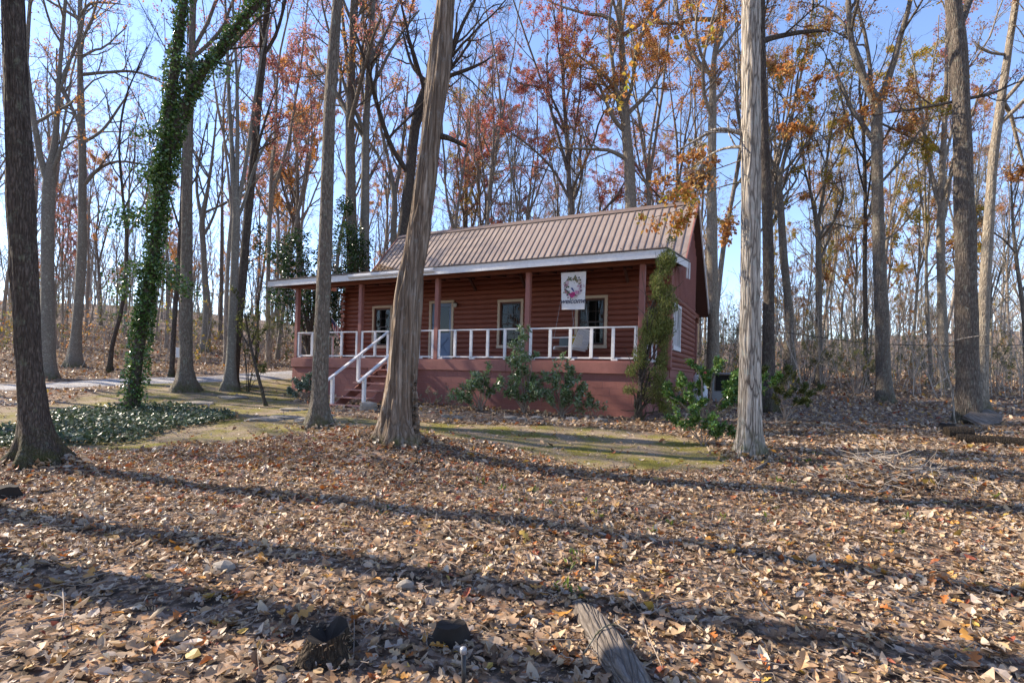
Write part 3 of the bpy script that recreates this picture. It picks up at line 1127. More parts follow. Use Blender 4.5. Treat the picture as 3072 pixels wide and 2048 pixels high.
# back porch beam and post
MB().bbox(UR - .3, UR - .1, VB + .001, 8.75, 2.0, 2.18).build('back_porch_beam', M['beam'], cabin)
MB().bbox(UL, UR - .1, 8.55, 8.7, 1.85, 1.999).build('back_porch_plate', M['beam'], cabin)
MB().bbox(UR - .28, UR - .14, 8.5, 8.64, -2, 1.849).build('back_porch_post', M['red_paint'], cabin)

# ---- railings
rail = group_part('railing')


def rail_run(a, b_, axis='u', fix=.06, n=None, end_a=True, end_b=True):
    L = b_ - a
    n = n or max(1, round(L / .62))

    def bar(x0, x1, y0, y1, z0, z1, nm):
        bb = MB().bbox(x0, x1, y0, y1, z0, z1, .004) if axis == 'u' else MB().bbox(fix - y1 + .06, fix - y0 + .06, x0, x1, z0, z1, .004)
        bb.build(nm, M['white'], rail)
    y = fix if axis == 'u' else .06
    bar(a, b_, y - .055, y + .035, .872, .912, 'top_rail')
    bar(a, b_, y - .02, y + .02, .045, .09, 'bottom_rail')
    for i in range(n + 1):
        x = a + .045 + (L - .09) * i / n
        bar(x - .044, x + .044, y - .05, y - .021, .06, .871, 'baluster')
        if axis == 'u' and 0 < i < n:
            bar(x - .005, x + .035, y - .018, y + .02, .091, .871, 'baluster')
        if i % 2 == 0 or i == n:
            bar(x - .044 + (.0 if i else .0), x + .13 if i < n else x + .044, y - .049, y + .02, .0, .0445, 'rail_foot')


rail_run(-12.56, -9.675, n=4)
rail_run(-9.515, -8.32, n=2)
rail_run(-7.14, -6.52, n=1)
rail_run(-6.36, -3.365, n=5)
rail_run(-3.2, -.08, n=5)
rail_run(.16, 1.85, 'v', -12.66, n=3)
rail_run(.16, 1.85, 'v', .0, n=3)

# ---- steps
st = group_part('steps')
NT, V0, V1 = 7, -2.42, -.40
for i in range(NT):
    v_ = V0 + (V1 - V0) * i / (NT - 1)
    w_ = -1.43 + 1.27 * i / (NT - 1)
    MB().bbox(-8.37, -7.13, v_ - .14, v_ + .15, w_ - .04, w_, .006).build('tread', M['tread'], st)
    if i:
        MB().box(-8.2, -7.3, v_ + .12, v_ + .14, w_ - .19, w_ - .041).build('riser', M['red_paint'], st) if i > 3 else None
for u_ in (-8.3, -7.2):
    b = MB()
    b.beam((u_, V0 - .05, -1.62), (u_, -.07, -.30), .045, .24)
    b.build('stringer', M['red_paint'], st)
for u_ in (-8.35, -7.15):
    MB().beam((u_, -2.62, -.77), (u_, .0, .86), .095, .045).build('handrail', M['white'], st)
    for v_ in (-2.38, -1.33):
        wt = -.77 + (v_ + 2.62) * 1.63 / 2.62
        wb = -1.43 + (v_ - V0) * 1.27 / (V1 - V0)
        MB().bbox(u_ - .044, u_ + .044, v_ - .045, v_ + .045, wb - .02, wt - .03, .004).build('handrail_post', M['white'], st)
MB().bbox(-7.5, -6.95, -1.0, -.62, -1.7, -.98).build('step_pier', M['block'], st)

# ------------------------------------------------------------------ trees
def path_at(P, Rr, idx, t):
    S = P.shape[1]
    f = np.clip(t, 0, .9999) * (S - 1)
    i0 = f.astype(int)
    w = (f - i0)[:, None]
    pos = P[idx, i0] * (1 - w) + P[idx, i0 + 1] * w
    tan = norm(P[idx, i0 + 1] - P[idx, i0])
    r = Rr[idx, i0] * (1 - w[:, 0]) + Rr[idx, i0 + 1] * w[:, 0]
    return pos, tan, r


def grow(P, Rr, k, t0, t1, ratio, ang, up, wig, S2, rs, rg, lmax=None, flat=1.0, rmin=.004):
    """k side shoots on every path"""
    N = len(P)
    idx = np.repeat(np.arange(N), k)
    t = t0 + (t1 - t0) * ((np.tile(np.arange(k), N) + rg.random(N * k)) / k)
    pos, tan, r = path_at(P, Rr, idx, t)
    plen = np.linalg.norm(np.diff(P, axis=1), axis=-1).sum(1)[idx]
    per = rg.normal(size=pos.shape)
    per[:, 2] *= flat
    per = norm(per - tan * (per * tan).sum(-1, keepdims=True))
    a = R(ang) * rg.uniform(.7, 1.3, len(idx))
    d = np.cos(a)[:, None] * tan + np.sin(a)[:, None] * per
    d[:, 2] += up
    d = norm(d)
    L = plen * ratio * (1 - .5 * t) * rg.uniform(.65, 1.25, len(idx))
    if lmax:
        L = np.minimum(L, lmax * rg.uniform(.6, 1.1, len(idx)))
    Q = np.zeros((len(idx), S2, 3))
    Q[:, 0] = pos
    for s_ in range(1, S2):
        d = norm(d + rg.normal(size=d.shape) * wig + np.array([0, 0, up * .35]))
        Q[:, s_] = Q[:, s_ - 1] + d * (L / (S2 - 1))[:, None]
    r0 = np.maximum(np.minimum(r * rs, .012 + L * .022), rmin)
    RR = r0[:, None] * np.linspace(1, .38, S2)[None]
    return Q, np.maximum(RR, rmin * .7)


def resample(pts, n):
    """smooth path through rows (x, y, z, r), n rows evenly spaced"""
    p = np.asarray(pts, float)
    q = np.vstack([2 * p[0] - p[1], p, 2 * p[-1] - p[-2]])
    out = []
    for i in range(1, len(q) - 2):
        for t in np.linspace(0, 1, 12, endpoint=False):
            out.append(.5 * (2 * q[i] + (q[i + 1] - q[i - 1]) * t + (2 * q[i - 1] - 5 * q[i] + 4 * q[i + 1] - q[i + 2]) * t * t + (3 * q[i] - q[i - 1] - 3 * q[i + 1] + q[i + 2]) * t ** 3))
    out.append(p[-1])
    out = np.array(out)
    s_ = np.concatenate([[0], np.cumsum(np.linalg.norm(np.diff(out[:, :3], axis=0), axis=-1))])
    u_ = np.linspace(0, s_[-1], n)
    return np.stack([np.interp(u_, s_, out[:, k_]) for k_ in range(p.shape[1])], -1)


def trunk_mesh(mb, path, sides=24, lump=.07, furrow=.03, flare=.8, roots=5, seed=0.0, fk=11.0, fz=1.1, below=.35):
    """path rows (x, y, z, r) from the ground up; the surface gets lumps, bark furrows and a root flare"""
    path = np.asarray(path, float)
    p0 = path[0].copy()
    p0[2] -= below
    path = np.vstack([p0, path])
    S = len(path)
    P, r = path[:, :3], path[:, 3]
    T = norm(np.gradient(P, axis=0))
    U = norm(np.cross(T, np.broadcast_to(np.array([0, 1.0, 0.02]), T.shape)))
    W = np.cross(T, U)
    th = np.linspace(0, 2 * np.pi, sides, endpoint=False)
    hgt = np.maximum(P[:, 2] - path[1, 2], 0)[:, None] + 0 * th
    ring = np.stack([np.cos(th), np.sin(th)], -1)
    q = np.stack([np.broadcast_to(ring[None, :, 0] * 1.3, hgt.shape), np.broadcast_to(ring[None, :, 1] * 1.3, hgt.shape), np.broadcast_to(P[:, 2:3] * .9, hgt.shape)], -1) + seed
    d = 1 + lump * 2 * (vnoise(q) - .5)
    q2 = np.stack([np.broadcast_to(ring[None, :, 0] * fk / 2, hgt.shape), np.broadcast_to(ring[None, :, 1] * fk / 2, hgt.shape), np.broadcast_to(P[:, 2:3] * fz, hgt.shape)], -1) + seed * 2
    fr = np.abs(vnoise(q2) - .5) * 2
    q3 = q2 * np.array([2.1, 2.1, 2.3]) + 5
    fr = fr * .7 + .3 * np.abs(vnoise(q3) - .5) * 2
    r0 = path[1, 3]
    fl = flare * np.exp(-hgt / (r0 * 1.1)) * (.75 + .45 * np.cos(th * roots + seed) + .3 * np.cos(th * (roots - 2) + seed * 3))
    rad = r[:, None] * (d + np.maximum(fl, -.1)) + furrow * (fr - .85)
    v = P[:, None] + rad[..., None] * (np.cos(th)[None, :, None] * U[:, None] + np.sin(th)[None, :, None] * W[:, None])
    k = np.arange(sides)
    f = np.stack([k, (k + 1) % sides, (k + 1) % sides + sides, k + sides], -1)[None] + (np.arange(S - 1) * sides)[:, None, None]
    mb.add(v.reshape(-1, 3), f.reshape(-1, 4))
    return v


PAL = {
    'red': [(.66, .13, .1), (.7, .2, .13), (.64, .26, .17), (.5, .09, .07), (.68, .34, .16)],
    'orange': [(.66, .3, .08), (.6, .22, .06), (.7, .42, .12), (.56, .27, .09)],
    'rust': [(.42, .19, .07), (.54, .27, .09), (.32, .14, .06), (.6, .34, .1)],
    'pink': [(.52, .22, .16), (.58, .29, .21), (.52, .15, .14), (.46, .26, .2)],
    'yellow': [(.55, .38, .05), (.45, .36, .06), (.55, .28, .04), (.3, .3, .05)],
    'brown': [(.34, .2, .12), (.42, .26, .15), (.28, .17, .1)],
    'green': [(.025, .06, .014), (.04, .085, .02), (.06, .11, .03), (.018, .042, .012)],
    'olive': [(.13, .15, .035), (.18, .2, .05), (.09, .11, .03), (.23, .22, .07)],
}


def pal(name, n, rg):
    a = np.array(PAL[name])
    c = a[rg.integers(len(a), size=n)]
    return np.clip(c * rg.uniform(.75, 1.2, (n, 1)) * rg.uniform(.92, 1.08, (n, 3)), .005, .75)


def twigs_and_leaves(limbP, limbR, rg, kb=6, kt=5, kk=4, leaf=None, nleaf=0, lsize=.08, bmat='bark_far', parent=None, ang=48, lbr=3.2, clump=.36, name='branches', extra=None, lmat='leaf', rmin=.0045):
    """branches, twigs and twiglets on given limbs, and leaves on the twiglets"""
    mb = MB()
    b1, r1 = grow(limbP, limbR, kb, .18, 1.0, .5, ang, .16, .16, 6, .62, rg, lbr, 1.0, rmin)
    mb.tubes(b1, r1, 4)
    b2, r2 = grow(b1, r1, kt, .2, 1.0, .5, 45, .1, .2, 4, .6, rg, 1.6, 1.0, rmin)
    mb.tubes(b2, r2, 3)
    b3, r3 = grow(b2, r2, kk, .15, 1.0, .6, 42, .05, .22, 3, .6, rg, .9, 1.0, rmin)
    mb.tubes(b3, r3, 3)
    if extra is not None:
        mb.tubes(extra[0], extra[1], 5)
    br = mb.build(name, M[bmat], parent, smooth=True)
    cr_ = None
    if leaf and nleaf:
        n = int(nleaf * 2.2)
        idx = rg.integers(len(b3), size=n)
        pos, _, _ = path_at(b3, r3, idx, rg.uniform(.2, 1, n))
        keep = vnoise(pos * .55 + 3.7) > clump
        pos = pos[keep][:nleaf] + rg.normal(size=(min(nleaf, keep.sum()), 3)) * .06
        names = leaf if isinstance(leaf, (list, tuple)) else [leaf]
        col = np.zeros((len(pos), 3))
        pick = (vnoise(pos * .4 + 11) * .999 * len(names)).astype(int) if len(names) > 1 else np.zeros(len(pos), int)
        for i_, nm in enumerate(names):
            col[pick == i_] = pal(nm, (pick == i_).sum(), rg)
        lm = MB().leaves(pos, rg.uniform(.7, 1.3, len(pos)) * lsize, col, .62, .25, rg)
        cr_ = lm.build('crown', M[lmat], parent)
    return br, cr_


def main_tree(name, label, pts, mat='bark_grey', base=None, D=None, limbs=(), auto=8, alo=.45, top=19.0, sides=20, leaf=None, nleaf=0, lsize=.08, cat='tree', group=None,
              furrow=.02, flare=.55, lump=.06, kb=6, kt=5, kk=4, seed=1, twig_mat=None, rings=None, depth_var=1.2, limb_len=.46, fk=11.0, lang=42, depth_lean=0.0, twigs=True, lbr=3.4, clump=.36):
    """pts: (px, py, width px) along the trunk from its foot to the edge of the frame; the tree stands at its own distance"""
    rg = np.random.default_rng(seed)
    if D is None:
        D = on_ground(*pts[0][:2])[1]
    a, _ = ray(*pts[0][:2])
    bx, by = a * D, D
    bz = gz1(bx, by)
    rows = []
    for i, (px, py, w) in enumerate(pts):
        q = at(px, py, D)
        rows.append((*q, rad(px, w, D)))
    rows[0] = (rows[0][0], rows[0][1], bz, rows[0][3])
    rows = np.array(rows)
    # on upwards out of the frame
    d = norm(rows[-1, :3] - rows[-3, :3]) if len(rows) > 2 else norm(rows[-1, :3] - rows[-2, :3])
    if top is not None and rows[-1, 2] - bz < top:
        rest = top - (rows[-1, 2] - bz)
        r_ = rows[-1, 3]
        ext = []
        for t in (.35, .7, 1.0):
            q = rows[-1, :3] + (d * (1 - t * .4) + np.array([0, 0, t * .4])) * rest * t
            ext.append((*q, max(r_ * (1 - .8 * t), .03)))
        rows = np.vstack([rows, ext])
    org = np.array([bx, by, bz])
    rows[:, :3] -= org
    rows[:, 1] += depth_lean * rows[:, 2]
    root = link(name, None, None, label, cat, group, loc=org)
    hgt = rows[-1, 2]
    rings = rings or int(min(70, max(16, hgt * 3)))
    path = resample(rows, rings)
    mb = MB()
    trunk_mesh(mb, path, sides, lump, furrow, flare, 5, seed * 1.37, fk)
    LP, LR = [], []
    for lim in limbs:
        lr_ = []
        for (px, py, w) in lim:
            q = at(px, py, D) - org
            lr_.append((*q, rad(px, w, D)))
        lr_ = np.array(lr_)
        j_ = np.argmin(np.abs(path[:, 2] - lr_[0, 2]))
        lr_[0, :2] = path[j_, :2]
        lr_[:, 3] = np.maximum(lr_[:, 3], .012)
        lr_[:, 1] += np.linspace(0, rg.uniform(-depth_var, depth_var), len(lr_)) + depth_lean * lr_[:, 2]
        if lim[-1][1] < 20:                       # leaves the frame: grows on
            d = norm(lr_[-1, :3] - lr_[-2, :3])
            lr_ = np.vstack([lr_, [(*(lr_[-1, :3] + d * 2.0 + np.array([0, 0, .5])), lr_[-1, 3] * .6), (*(lr_[-1, :3] + d * 3.6 + np.array([0, 0, 1.6])), lr_[-1, 3] * .3)]])
        rs_ = resample(lr_, 12)
        rs_[-4:, 3] *= np.array([.9, .75, .5, .22])
        LP.append(rs_[:, :3])
        LR.append(rs_[:, 3])
    if LP:
        mb.tubes(np.array(LP), np.array(LR), 9)
    mb.build('trunk', M[mat], root, smooth=True)
    if twigs:
        gP, gR = [], []
        if auto:
            aP, aR = grow(path[None, :, :3], path[None, :, 3], auto, alo, .97, limb_len, lang, .22, .1, 12, .55, rg, 6.5)
            gP.append(aP)
            gR.append(aR)
        if LP:
            gP.append(np.array(LP))
            gR.append(np.array(LR))
        if gP:
            gP, gR = np.concatenate(gP), np.concatenate(gR)
            twigs_and_leaves(gP, gR, rg, kb, kt, kk, leaf, nleaf, lsize, twig_mat or mat, root, extra=(aP, aR) if auto else None, lbr=lbr, clump=clump)
    return root, path, org, D


# --- big trees in front
main_tree('oak_tree', 'huge dark oak trunk with root flare at the left edge of the leaf covered yard',
          [(112, 1385, 128), (100, 1250, 106), (82, 1000, 97), (68, 700, 100), (55, 400, 92), (44, 150, 84), (38, 0, 80)],
          'bark_dark', sides=44, rings=90, furrow=.035, flare=.85, auto=6, alo=.7, top=16, seed=3, fk=15)
main_tree('grey_barked_tree', 'slim straight grey barked tree standing just left of the porch steps',
          [(955, 1278, 72), (958, 1180, 54), (965, 1000, 50), (975, 750, 45), (983, 500, 41), (990, 300, 38), (1003, 120, 34), (1012, 0, 31)],
          'bark_grey', sides=30, rings=80, furrow=.014, flare=.45, auto=6, alo=.62, top=19, seed=5, fk=17)
main_tree('white_barked_tree', 'pale shaggy barked hickory trunk in front of the right end of the cabin',
          [(2247, 1362, 92), (2249, 1250, 80), (2251, 1000, 70), (2252, 700, 66), (2252, 400, 66), (2252, 150, 65), (2253, 0, 64)],
          'bark_pale', sides=40, rings=100, furrow=.032, flare=.32, auto=6, alo=.62, top=18, seed=7, fk=16,
          limbs=[[(2225, 410, 16), (2190, 385, 13), (2150, 380, 11), (2110, 400, 9), (2060, 425, 7), (2020, 432, 4)],
                 [(2225, 440, 14), (2200, 420, 9), (2160, 425, 6), (2110, 455, 3)]], kb=3, kt=3, kk=2, lbr=1.2)
main_tree('big_oak_tree', 'thick rough barked oak at far right with a cut slab of wood at its foot',
          [(2908, 1272, 96), (2904, 1150, 84), (2899, 950, 76), (2895, 700, 72), (2890, 500, 66), (2886, 360, 64), (2878, 200, 62), (2866, 60, 58), (2860, 0, 57)],
          'bark_brown', sides=36, rings=90, furrow=.032, flare=.3, auto=7, alo=.5, top=18, seed=8, fk=15, leaf='rust', nleaf=5100,
          limbs=[[(2905, 300, 14), (2960, 290, 10), (3010, 270, 7), (3060, 262, 4)], [(2870, 300, 12), (2800, 300, 9), (2720, 292, 6), (2660, 280, 3)]])
# the dead trunk: bare, weathered, leaning to the right
root, path, org, DD = main_tree('dead_tree_trunk', 'weathered dead tree trunk without bark leaning right in front of the porch',
          [(1196, 1322, 122), (1198, 1240, 104), (1208, 1100, 98), (1225, 900, 92), (1252, 720, 86), (1282, 500, 80), (1306, 290, 75), (1325, 120, 70), (1338, 0, 66)],
          'dead_wood', sides=56, rings=110, furrow=.075, flare=.42, lump=.13, auto=0, top=14, seed=9, fk=8, twigs=False)
mb = MB()
for (p, q_) in (((1155, 1330, 30), [(1150, 1290, 26), (1158, 1220, 20), (1170, 1150, 10), (1182, 1060, 4)]), ((1240, 1330, 34), [(1248, 1300, 26), (1246, 1210, 18), (1243, 1120, 8)])):
    rows = [(*(at(p[0], p[1], DD - .22) - org), p[2] / 2 / FPX * DD)]
    for (x, y, w) in q_:
        rows.append((*(at(x, y, DD - .16) - org), w / 2 / FPX * DD))
    rs_ = resample(rows, 24)
    mb.tubes(rs_[None, :, :3] + rng.normal(size=(1, 24, 3)) * .006, rs_[None, :, 3], 9)
mb.build('split_wood', M['dead_wood'], root, smooth=True)
rs_ = resample([(*(at(1318, 408, DD) - org), .05), (*(at(1350, 416, DD) - org), .04), (*(at(1398, 440, DD) - org), .025)], 8)
MB().tubes(rs_[None, :, :3], rs_[None, :, 3], 7, cap=True).build('broken_branch', M['bark_dark'], root, smooth=True)

# --- the ivy clad tree
ivy_pts = [(397, 1232, 46), (408, 1120, 40), (424, 1000, 38), (446, 860, 37), (470, 700, 36), (485, 560, 36), (505, 460, 38)]
iv_root, iv_path, iv_org, iv_D = main_tree('ivy_covered_tree', 'forked leaning tree covered in dark glossy ivy beside the drive', ivy_pts, 'bark_dark', sides=18, flare=.4, auto=0, top=None, seed=12, depth_var=0,
          limbs=[[(505, 460, 42), (508, 360, 36), (518, 255, 32), (535, 120, 26), (552, 10, 22)], [(505, 465, 38), (545, 345, 34), (600, 225, 28), (700, 90, 22), (780, 5, 18)]],
          kb=3, kt=2, kk=2)
rg = np.random.default_rng(21)
ip, isz = [], []
segs = [[(397, 1232), (424, 1000), (446, 860), (470, 700), (485, 560), (505, 460)], [(505, 460), (508, 360), (518, 255), (535, 120), (552, -40)], [(505, 465), (545, 345), (600, 225), (700, 90), (790, -20)]]
for sg, n_, w0 in zip(segs, (7000, 3000, 3000), (.2, .17, .14)):
    q = np.array([at(x, y, iv_D) for x, y in sg]) - iv_org
    t = rg.random(n_) * (len(sg) - 1)
    i0 = np.minimum(t.astype(int), len(sg) - 2)
    c = q[i0] + (q[i0 + 1] - q[i0]) * (t - i0)[:, None]
    lump_ = .55 + 1.15 * vnoise(np.stack([c[:, 0] * 1.3, c[:, 2] * 1.3, rg.integers(0, 3, n_) * 5.0], -1))
    th = rg.random(n_) * 2 * np.pi
    rr = w0 * lump_ * np.sqrt(rg.uniform(.5, 1.1, n_))
    ip.append(c + np.stack([np.cos(th) * rr, np.sin(th) * rr, rg.normal(0, .05, n_)], -1))
# hanging sprays that stand off the trunk
for (x, y, dx, n_) in ((500, 520, -.6, 420), (440, 650, -.8, 520), (470, 800, .55, 260), (455, 810, -.8, 420), (490, 850, .75, 420), (430, 960, -.35, 160), (560, 200, .3, 200), (470, 400, -.5, 200), (405, 870, -.5, 200), (640, 200, .35, 200)):
    c = at(x, y, iv_D) - iv_org
    t = rg.random(n_)
    ip.append(c + np.stack([dx * t, rg.normal(0, .22, n_), .15 * np.sin(t * 3) - .25 * t], -1) + rg.normal(0, .11, (n_, 3)))
ip = np.concatenate(ip)
PAL['ivy'] = [(.07, .15, .035), (.11, .21, .05), (.05, .1, .025), (.18, .28, .09)]
MB().leaves(ip, rg.uniform(.045, .1, len(ip)), pal('ivy', len(ip), rg), .8, .15, rg, flat=.25, droop=.4).build('ivy', M['evergreen'], iv_root)

# --- trees of the middle distance, each with its own trunk from the photograph
main_tree('tall_bare_tree', 'tall bare tree with mossy root flare right beside the ivy covered tree',
          [(558, 1146, 66), (557, 1080, 46), (559, 900, 42), (560, 750, 39), (562, 560, 36), (566, 380, 30), (574, 180, 25), (580, 0, 22)],
          'bark_grey', D=17.5, sides=20, flare=.75, auto=10, alo=.5, top=20, seed=31, leaf='rust', nleaf=350)
main_tree('slim_dark_tree', 'thin dark trunk just left of the mossy rooted bare tree', [(515, 1105, 20), (524, 950, 17), (535, 800, 15), (545, 600, 13), (553, 400, 11), (560, 200, 8)],
          'bark_dark', D=21, sides=10, auto=8, alo=.4, top=14, seed=32)
main_tree('multi_stem_tree', 'vine wrapped tree by the drive that splits into several thin upright stems',
          [(690, 1152, 44), (694, 1050, 32), (700, 900, 30), (705, 750, 27), (709, 630, 26), (700, 500, 18), (690, 350, 14), (683, 180, 11), (676, 0, 9)],
          'bark_smooth', D=18.5, sides=16, flare=.6, auto=8, alo=.6, top=17, seed=33, leaf='pink', nleaf=8500, lsize=.08,
          limbs=[[(709, 630, 16), (714, 450, 13), (714, 250, 10), (708, 100, 8), (704, 10, 7)], [(710, 640, 16), (738, 480, 12), (760, 300, 9), (790, 100, 7), (820, 10, 5)],
                 [(705, 660, 12), (722, 600, 11), (750, 470, 9), (800, 360, 7), (880, 330, 4)]])
main_tree('leaning_dark_tree', 'dark straight trunk leaning slightly right behind the vine wrapped tree', [(697, 1148, 34), (712, 1000, 30), (728, 820, 29), (745, 640, 28), (762, 460, 26), (780, 260, 24), (800, 40, 21), (804, 0, 20)],
          'bark_dark', D=19.2, sides=14, auto=7, alo=.55, top=19, seed=34, leaf='pink', nleaf=5950, limbs=[[(757, 520, 12), (790, 450, 9), (840, 350, 6), (880, 300, 4)]])
main_tree('spreading_bare_tree', 'bare grey tree with long level limbs standing on the leafy slope at left',
          [(222, 1092, 52), (228, 1010, 38), (238, 880, 34), (246, 740, 32), (247, 600, 30), (247, 480, 28), (243, 330, 25), (240, 180, 20), (240, 0, 17)],
          'bark_smooth', D=25, sides=18, flare=.5, auto=6, alo=.5, top=20, seed=35, leaf='orange', nleaf=1700, lsize=.085,
          limbs=[[(250, 560, 16), (300, 510, 12), (360, 490, 9), (440, 500, 6), (520, 520, 3)], [(244, 390, 14), (215, 320, 12), (165, 240, 9), (120, 180, 6)], [(250, 225, 13), (300, 205, 11), (370, 190, 9), (450, 205, 6)],
                 [(252, 430, 12), (290, 380, 10), (330, 290, 8), (345, 230, 5)], [(242, 60, 14), (200, 40, 9), (140, 10, 6)], [(247, 50, 12), (290, 30, 9), (360, 45, 7), (440, 70, 4)]])
main_tree('double_stem_tree', 'pair of grey stems rising behind the huge dark oak at the left', [(142, 1120, 62), (142, 900, 46), (143, 700, 44), (148, 540, 42), (165, 420, 24), (176, 250, 18), (190, 80, 15), (196, 0, 14)],
          'bark_smooth', D=20, sides=16, auto=8, alo=.5, top=19, seed=36, leaf='orange', nleaf=2210, lsize=.08,
          limbs=[[(148, 560, 28), (130, 470, 22), (118, 330, 18), (112, 200, 15), (135, 60, 12), (145, 5, 10)], [(150, 540, 16), (190, 440, 12), (225, 370, 8), (250, 330, 5)]])
main_tree('leaning_sapling', 'dark crooked young tree leaning right on the slope left of the ivy covered tree',
          [(327, 1112, 20), (338, 1030, 17), (362, 940, 15), (376, 840, 14), (380, 720, 13), (366, 560, 11), (358, 430, 9), (375, 300, 8), (420, 190, 6), (440, 140, 4)],
          'bark_dark', D=23, sides=10, auto=8, alo=.45, top=None, seed=37, limb_len=.3)
main_tree('forked_bare_tree', 'bare tree with a kinked trunk behind the drive between ivy and vine covered trees',
          [(614, 1032, 36), (622, 940, 28), (614, 820, 20), (610, 740, 19), (606, 665, 19), (625, 560, 12), (640, 440, 9), (650, 340, 6)], 'bark_smooth', D=33, sides=12, auto=8, alo=.45, top=15, seed=38, leaf='orange', nleaf=300,
          limbs=[[(606, 665, 13), (590, 560, 9), (600, 470, 7), (630, 330, 5)]])
main_tree('twin_trunk_tree', 'tall dark straight tree rising behind the porch roof right of the grey tree', [(1060, 1100, 44), (1060, 900, 38), (1056, 750, 36), (1053, 600, 34), (1050, 400, 30), (1054, 200, 26), (1064, 60, 20), (1066, 0, 19)],
          'bark_grey', D=25, sides=14, auto=9, alo=.5, top=21, seed=39, leaf=['pink', 'orange'], nleaf=7650, limbs=[[(1052, 260, 16), (1035, 130, 11), (1025, 10, 8)]])
main_tree('slender_grey_tree', 'slender wavy grey tree behind the left end of the cabin roof', [(1096, 1080, 40), (1095, 900, 32), (1094, 700, 30), (1096, 500, 27), (1100, 330, 23), (1112, 140, 19), (1118, 40, 16), (1120, 0, 15)],
          'bark_smooth', D=25.5, sides=14, auto=9, alo=.5, top=20, seed=40, leaf='pink', nleaf=4760, limbs=[[(1097, 470, 13), (1092, 330, 10), (1075, 200, 8), (1090, 60, 6)], [(1102, 560, 11), (1130, 480, 8), (1150, 430, 5)]])
main_tree('dark_leaning_tree', 'dark trunk leaning right behind the dead trunk above the cabin roof', [(1188, 1050, 50), (1200, 800, 38), (1210, 690, 36), (1230, 520, 32), (1250, 350, 30), (1290, 240, 24), (1345, 180, 14), (1385, 80, 12), (1425, 0, 10)],
          'bark_dark', D=26, sides=14, auto=7, alo=.5, top=16, seed=41, limbs=[[(1340, 250, 14), (1390, 200, 11), (1440, 165, 8), (1485, 125, 5)], [(1265, 250, 12), (1240, 200, 10), (1215, 130, 8), (1190, 20, 6)]])
main_tree('wide_forked_tree', 'pale grey tree forking into a wide v above the left half of the roof', [(1180, 1020, 30), (1180, 800, 24), (1181, 690, 21), (1183, 590, 18), (1165, 480, 12), (1140, 370, 9), (1128, 250, 7), (1150, 100, 5)], 'bark_smooth', D=31, sides=12, auto=6, alo=.5, top=17, seed=42,
          limbs=[[(1183, 590, 13), (1200, 480, 10), (1212, 330, 8), (1222, 180, 6)]], leaf=['orange', 'pink'], nleaf=7650, lsize=.09)
main_tree('tall_pale_tree', 'tall pale barked oak with big limbs rising behind the middle of the roof ridge', [(1895, 1020, 46), (1894, 800, 38), (1893, 620, 36), (1886, 480, 34), (1878, 380, 30), (1872, 290, 27), (1868, 190, 22), (1862, 80, 19), (1858, 0, 17)],
          'bark_buff', D=25, sides=18, furrow=.02, auto=6, alo=.5, top=21, seed=43, leaf=['rust', 'orange', 'orange'], nleaf=11050, lsize=.09,
          limbs=[[(1872, 480, 14), (1830, 450, 11), (1790, 445, 9), (1740, 440, 7), (1690, 438, 6), (1640, 420, 4)], [(1870, 310, 15), (1845, 280, 12), (1800, 240, 10), (1750, 215, 8), (1705, 190, 6)], [(1862, 400, 14), (1840, 370, 12), (1810, 320, 10), (1780, 280, 8), (1720, 270, 5)],
                 [(1868, 130, 14), (1840, 50, 13), (1800, 20, 10), (1760, 5, 8)], [(1905, 350, 15), (1925, 300, 11), (1960, 260, 9), (1990, 210, 6), (2010, 190, 4)], [(1878, 110, 15), (1920, 80, 11), (1960, 50, 9), (2000, 10, 7)]])
main_tree('red_maple_tree', 'maple with crimson leaves rising behind the centre of the cabin roof', [(1714, 1000, 32), (1714, 800, 22), (1713, 640, 18), (1706, 520, 16), (1700, 400, 14), (1690, 270, 12), (1688, 150, 10), (1684, 0, 8)], 'bark_far_dark', D=27, sides=12, auto=10, alo=.35, top=16, seed=44,
          leaf=['red', 'red', 'pink', 'red'], nleaf=25500, lsize=.08, kb=7, kt=5, lang=50, clump=.34, limbs=[[(1706, 520, 11), (1670, 400, 9), (1640, 300, 7), (1600, 200, 6), (1560, 90, 5), (1530, 10, 4)], [(1700, 400, 9), (1660, 310, 7), (1625, 270, 5), (1570, 270, 4), (1510, 230, 3)], [(1712, 600, 10), (1650, 500, 7), (1560, 420, 5), (1480, 370, 4)], [(1698, 330, 8), (1720, 200, 7), (1740, 60, 5)]])
main_tree('lichen_spotted_tree', 'light trunked oak behind the right gable end partly hidden by orange leaves', [(2140, 1125, 46), (2140, 1000, 38), (2138, 850, 36), (2136, 700, 34), (2135, 560, 30), (2136, 420, 28), (2138, 300, 25), (2140, 200, 20), (2155, 80, 14), (2160, 0, 12)],
          'bark_buff', D=21.5, sides=18, furrow=.02, auto=6, alo=.5, top=19, seed=45, leaf=['rust', 'orange'], nleaf=11050, lsize=.085, kb=6,
          limbs=[[(2130, 230, 16), (2100, 190, 13), (2065, 130, 12), (2045, 60, 10), (2030, 5, 9)], [(2142, 160, 16), (2170, 90, 12), (2175, 10, 9)], [(2130, 60, 15), (2080, 50, 12), (2040, 55, 10), (1985, 45, 8), (1960, 20, 6)], [(2145, 310, 12), (2180, 260, 9), (2215, 200, 6)], [(2130, 470, 12), (2105, 500, 11), (2095, 540, 8)]])
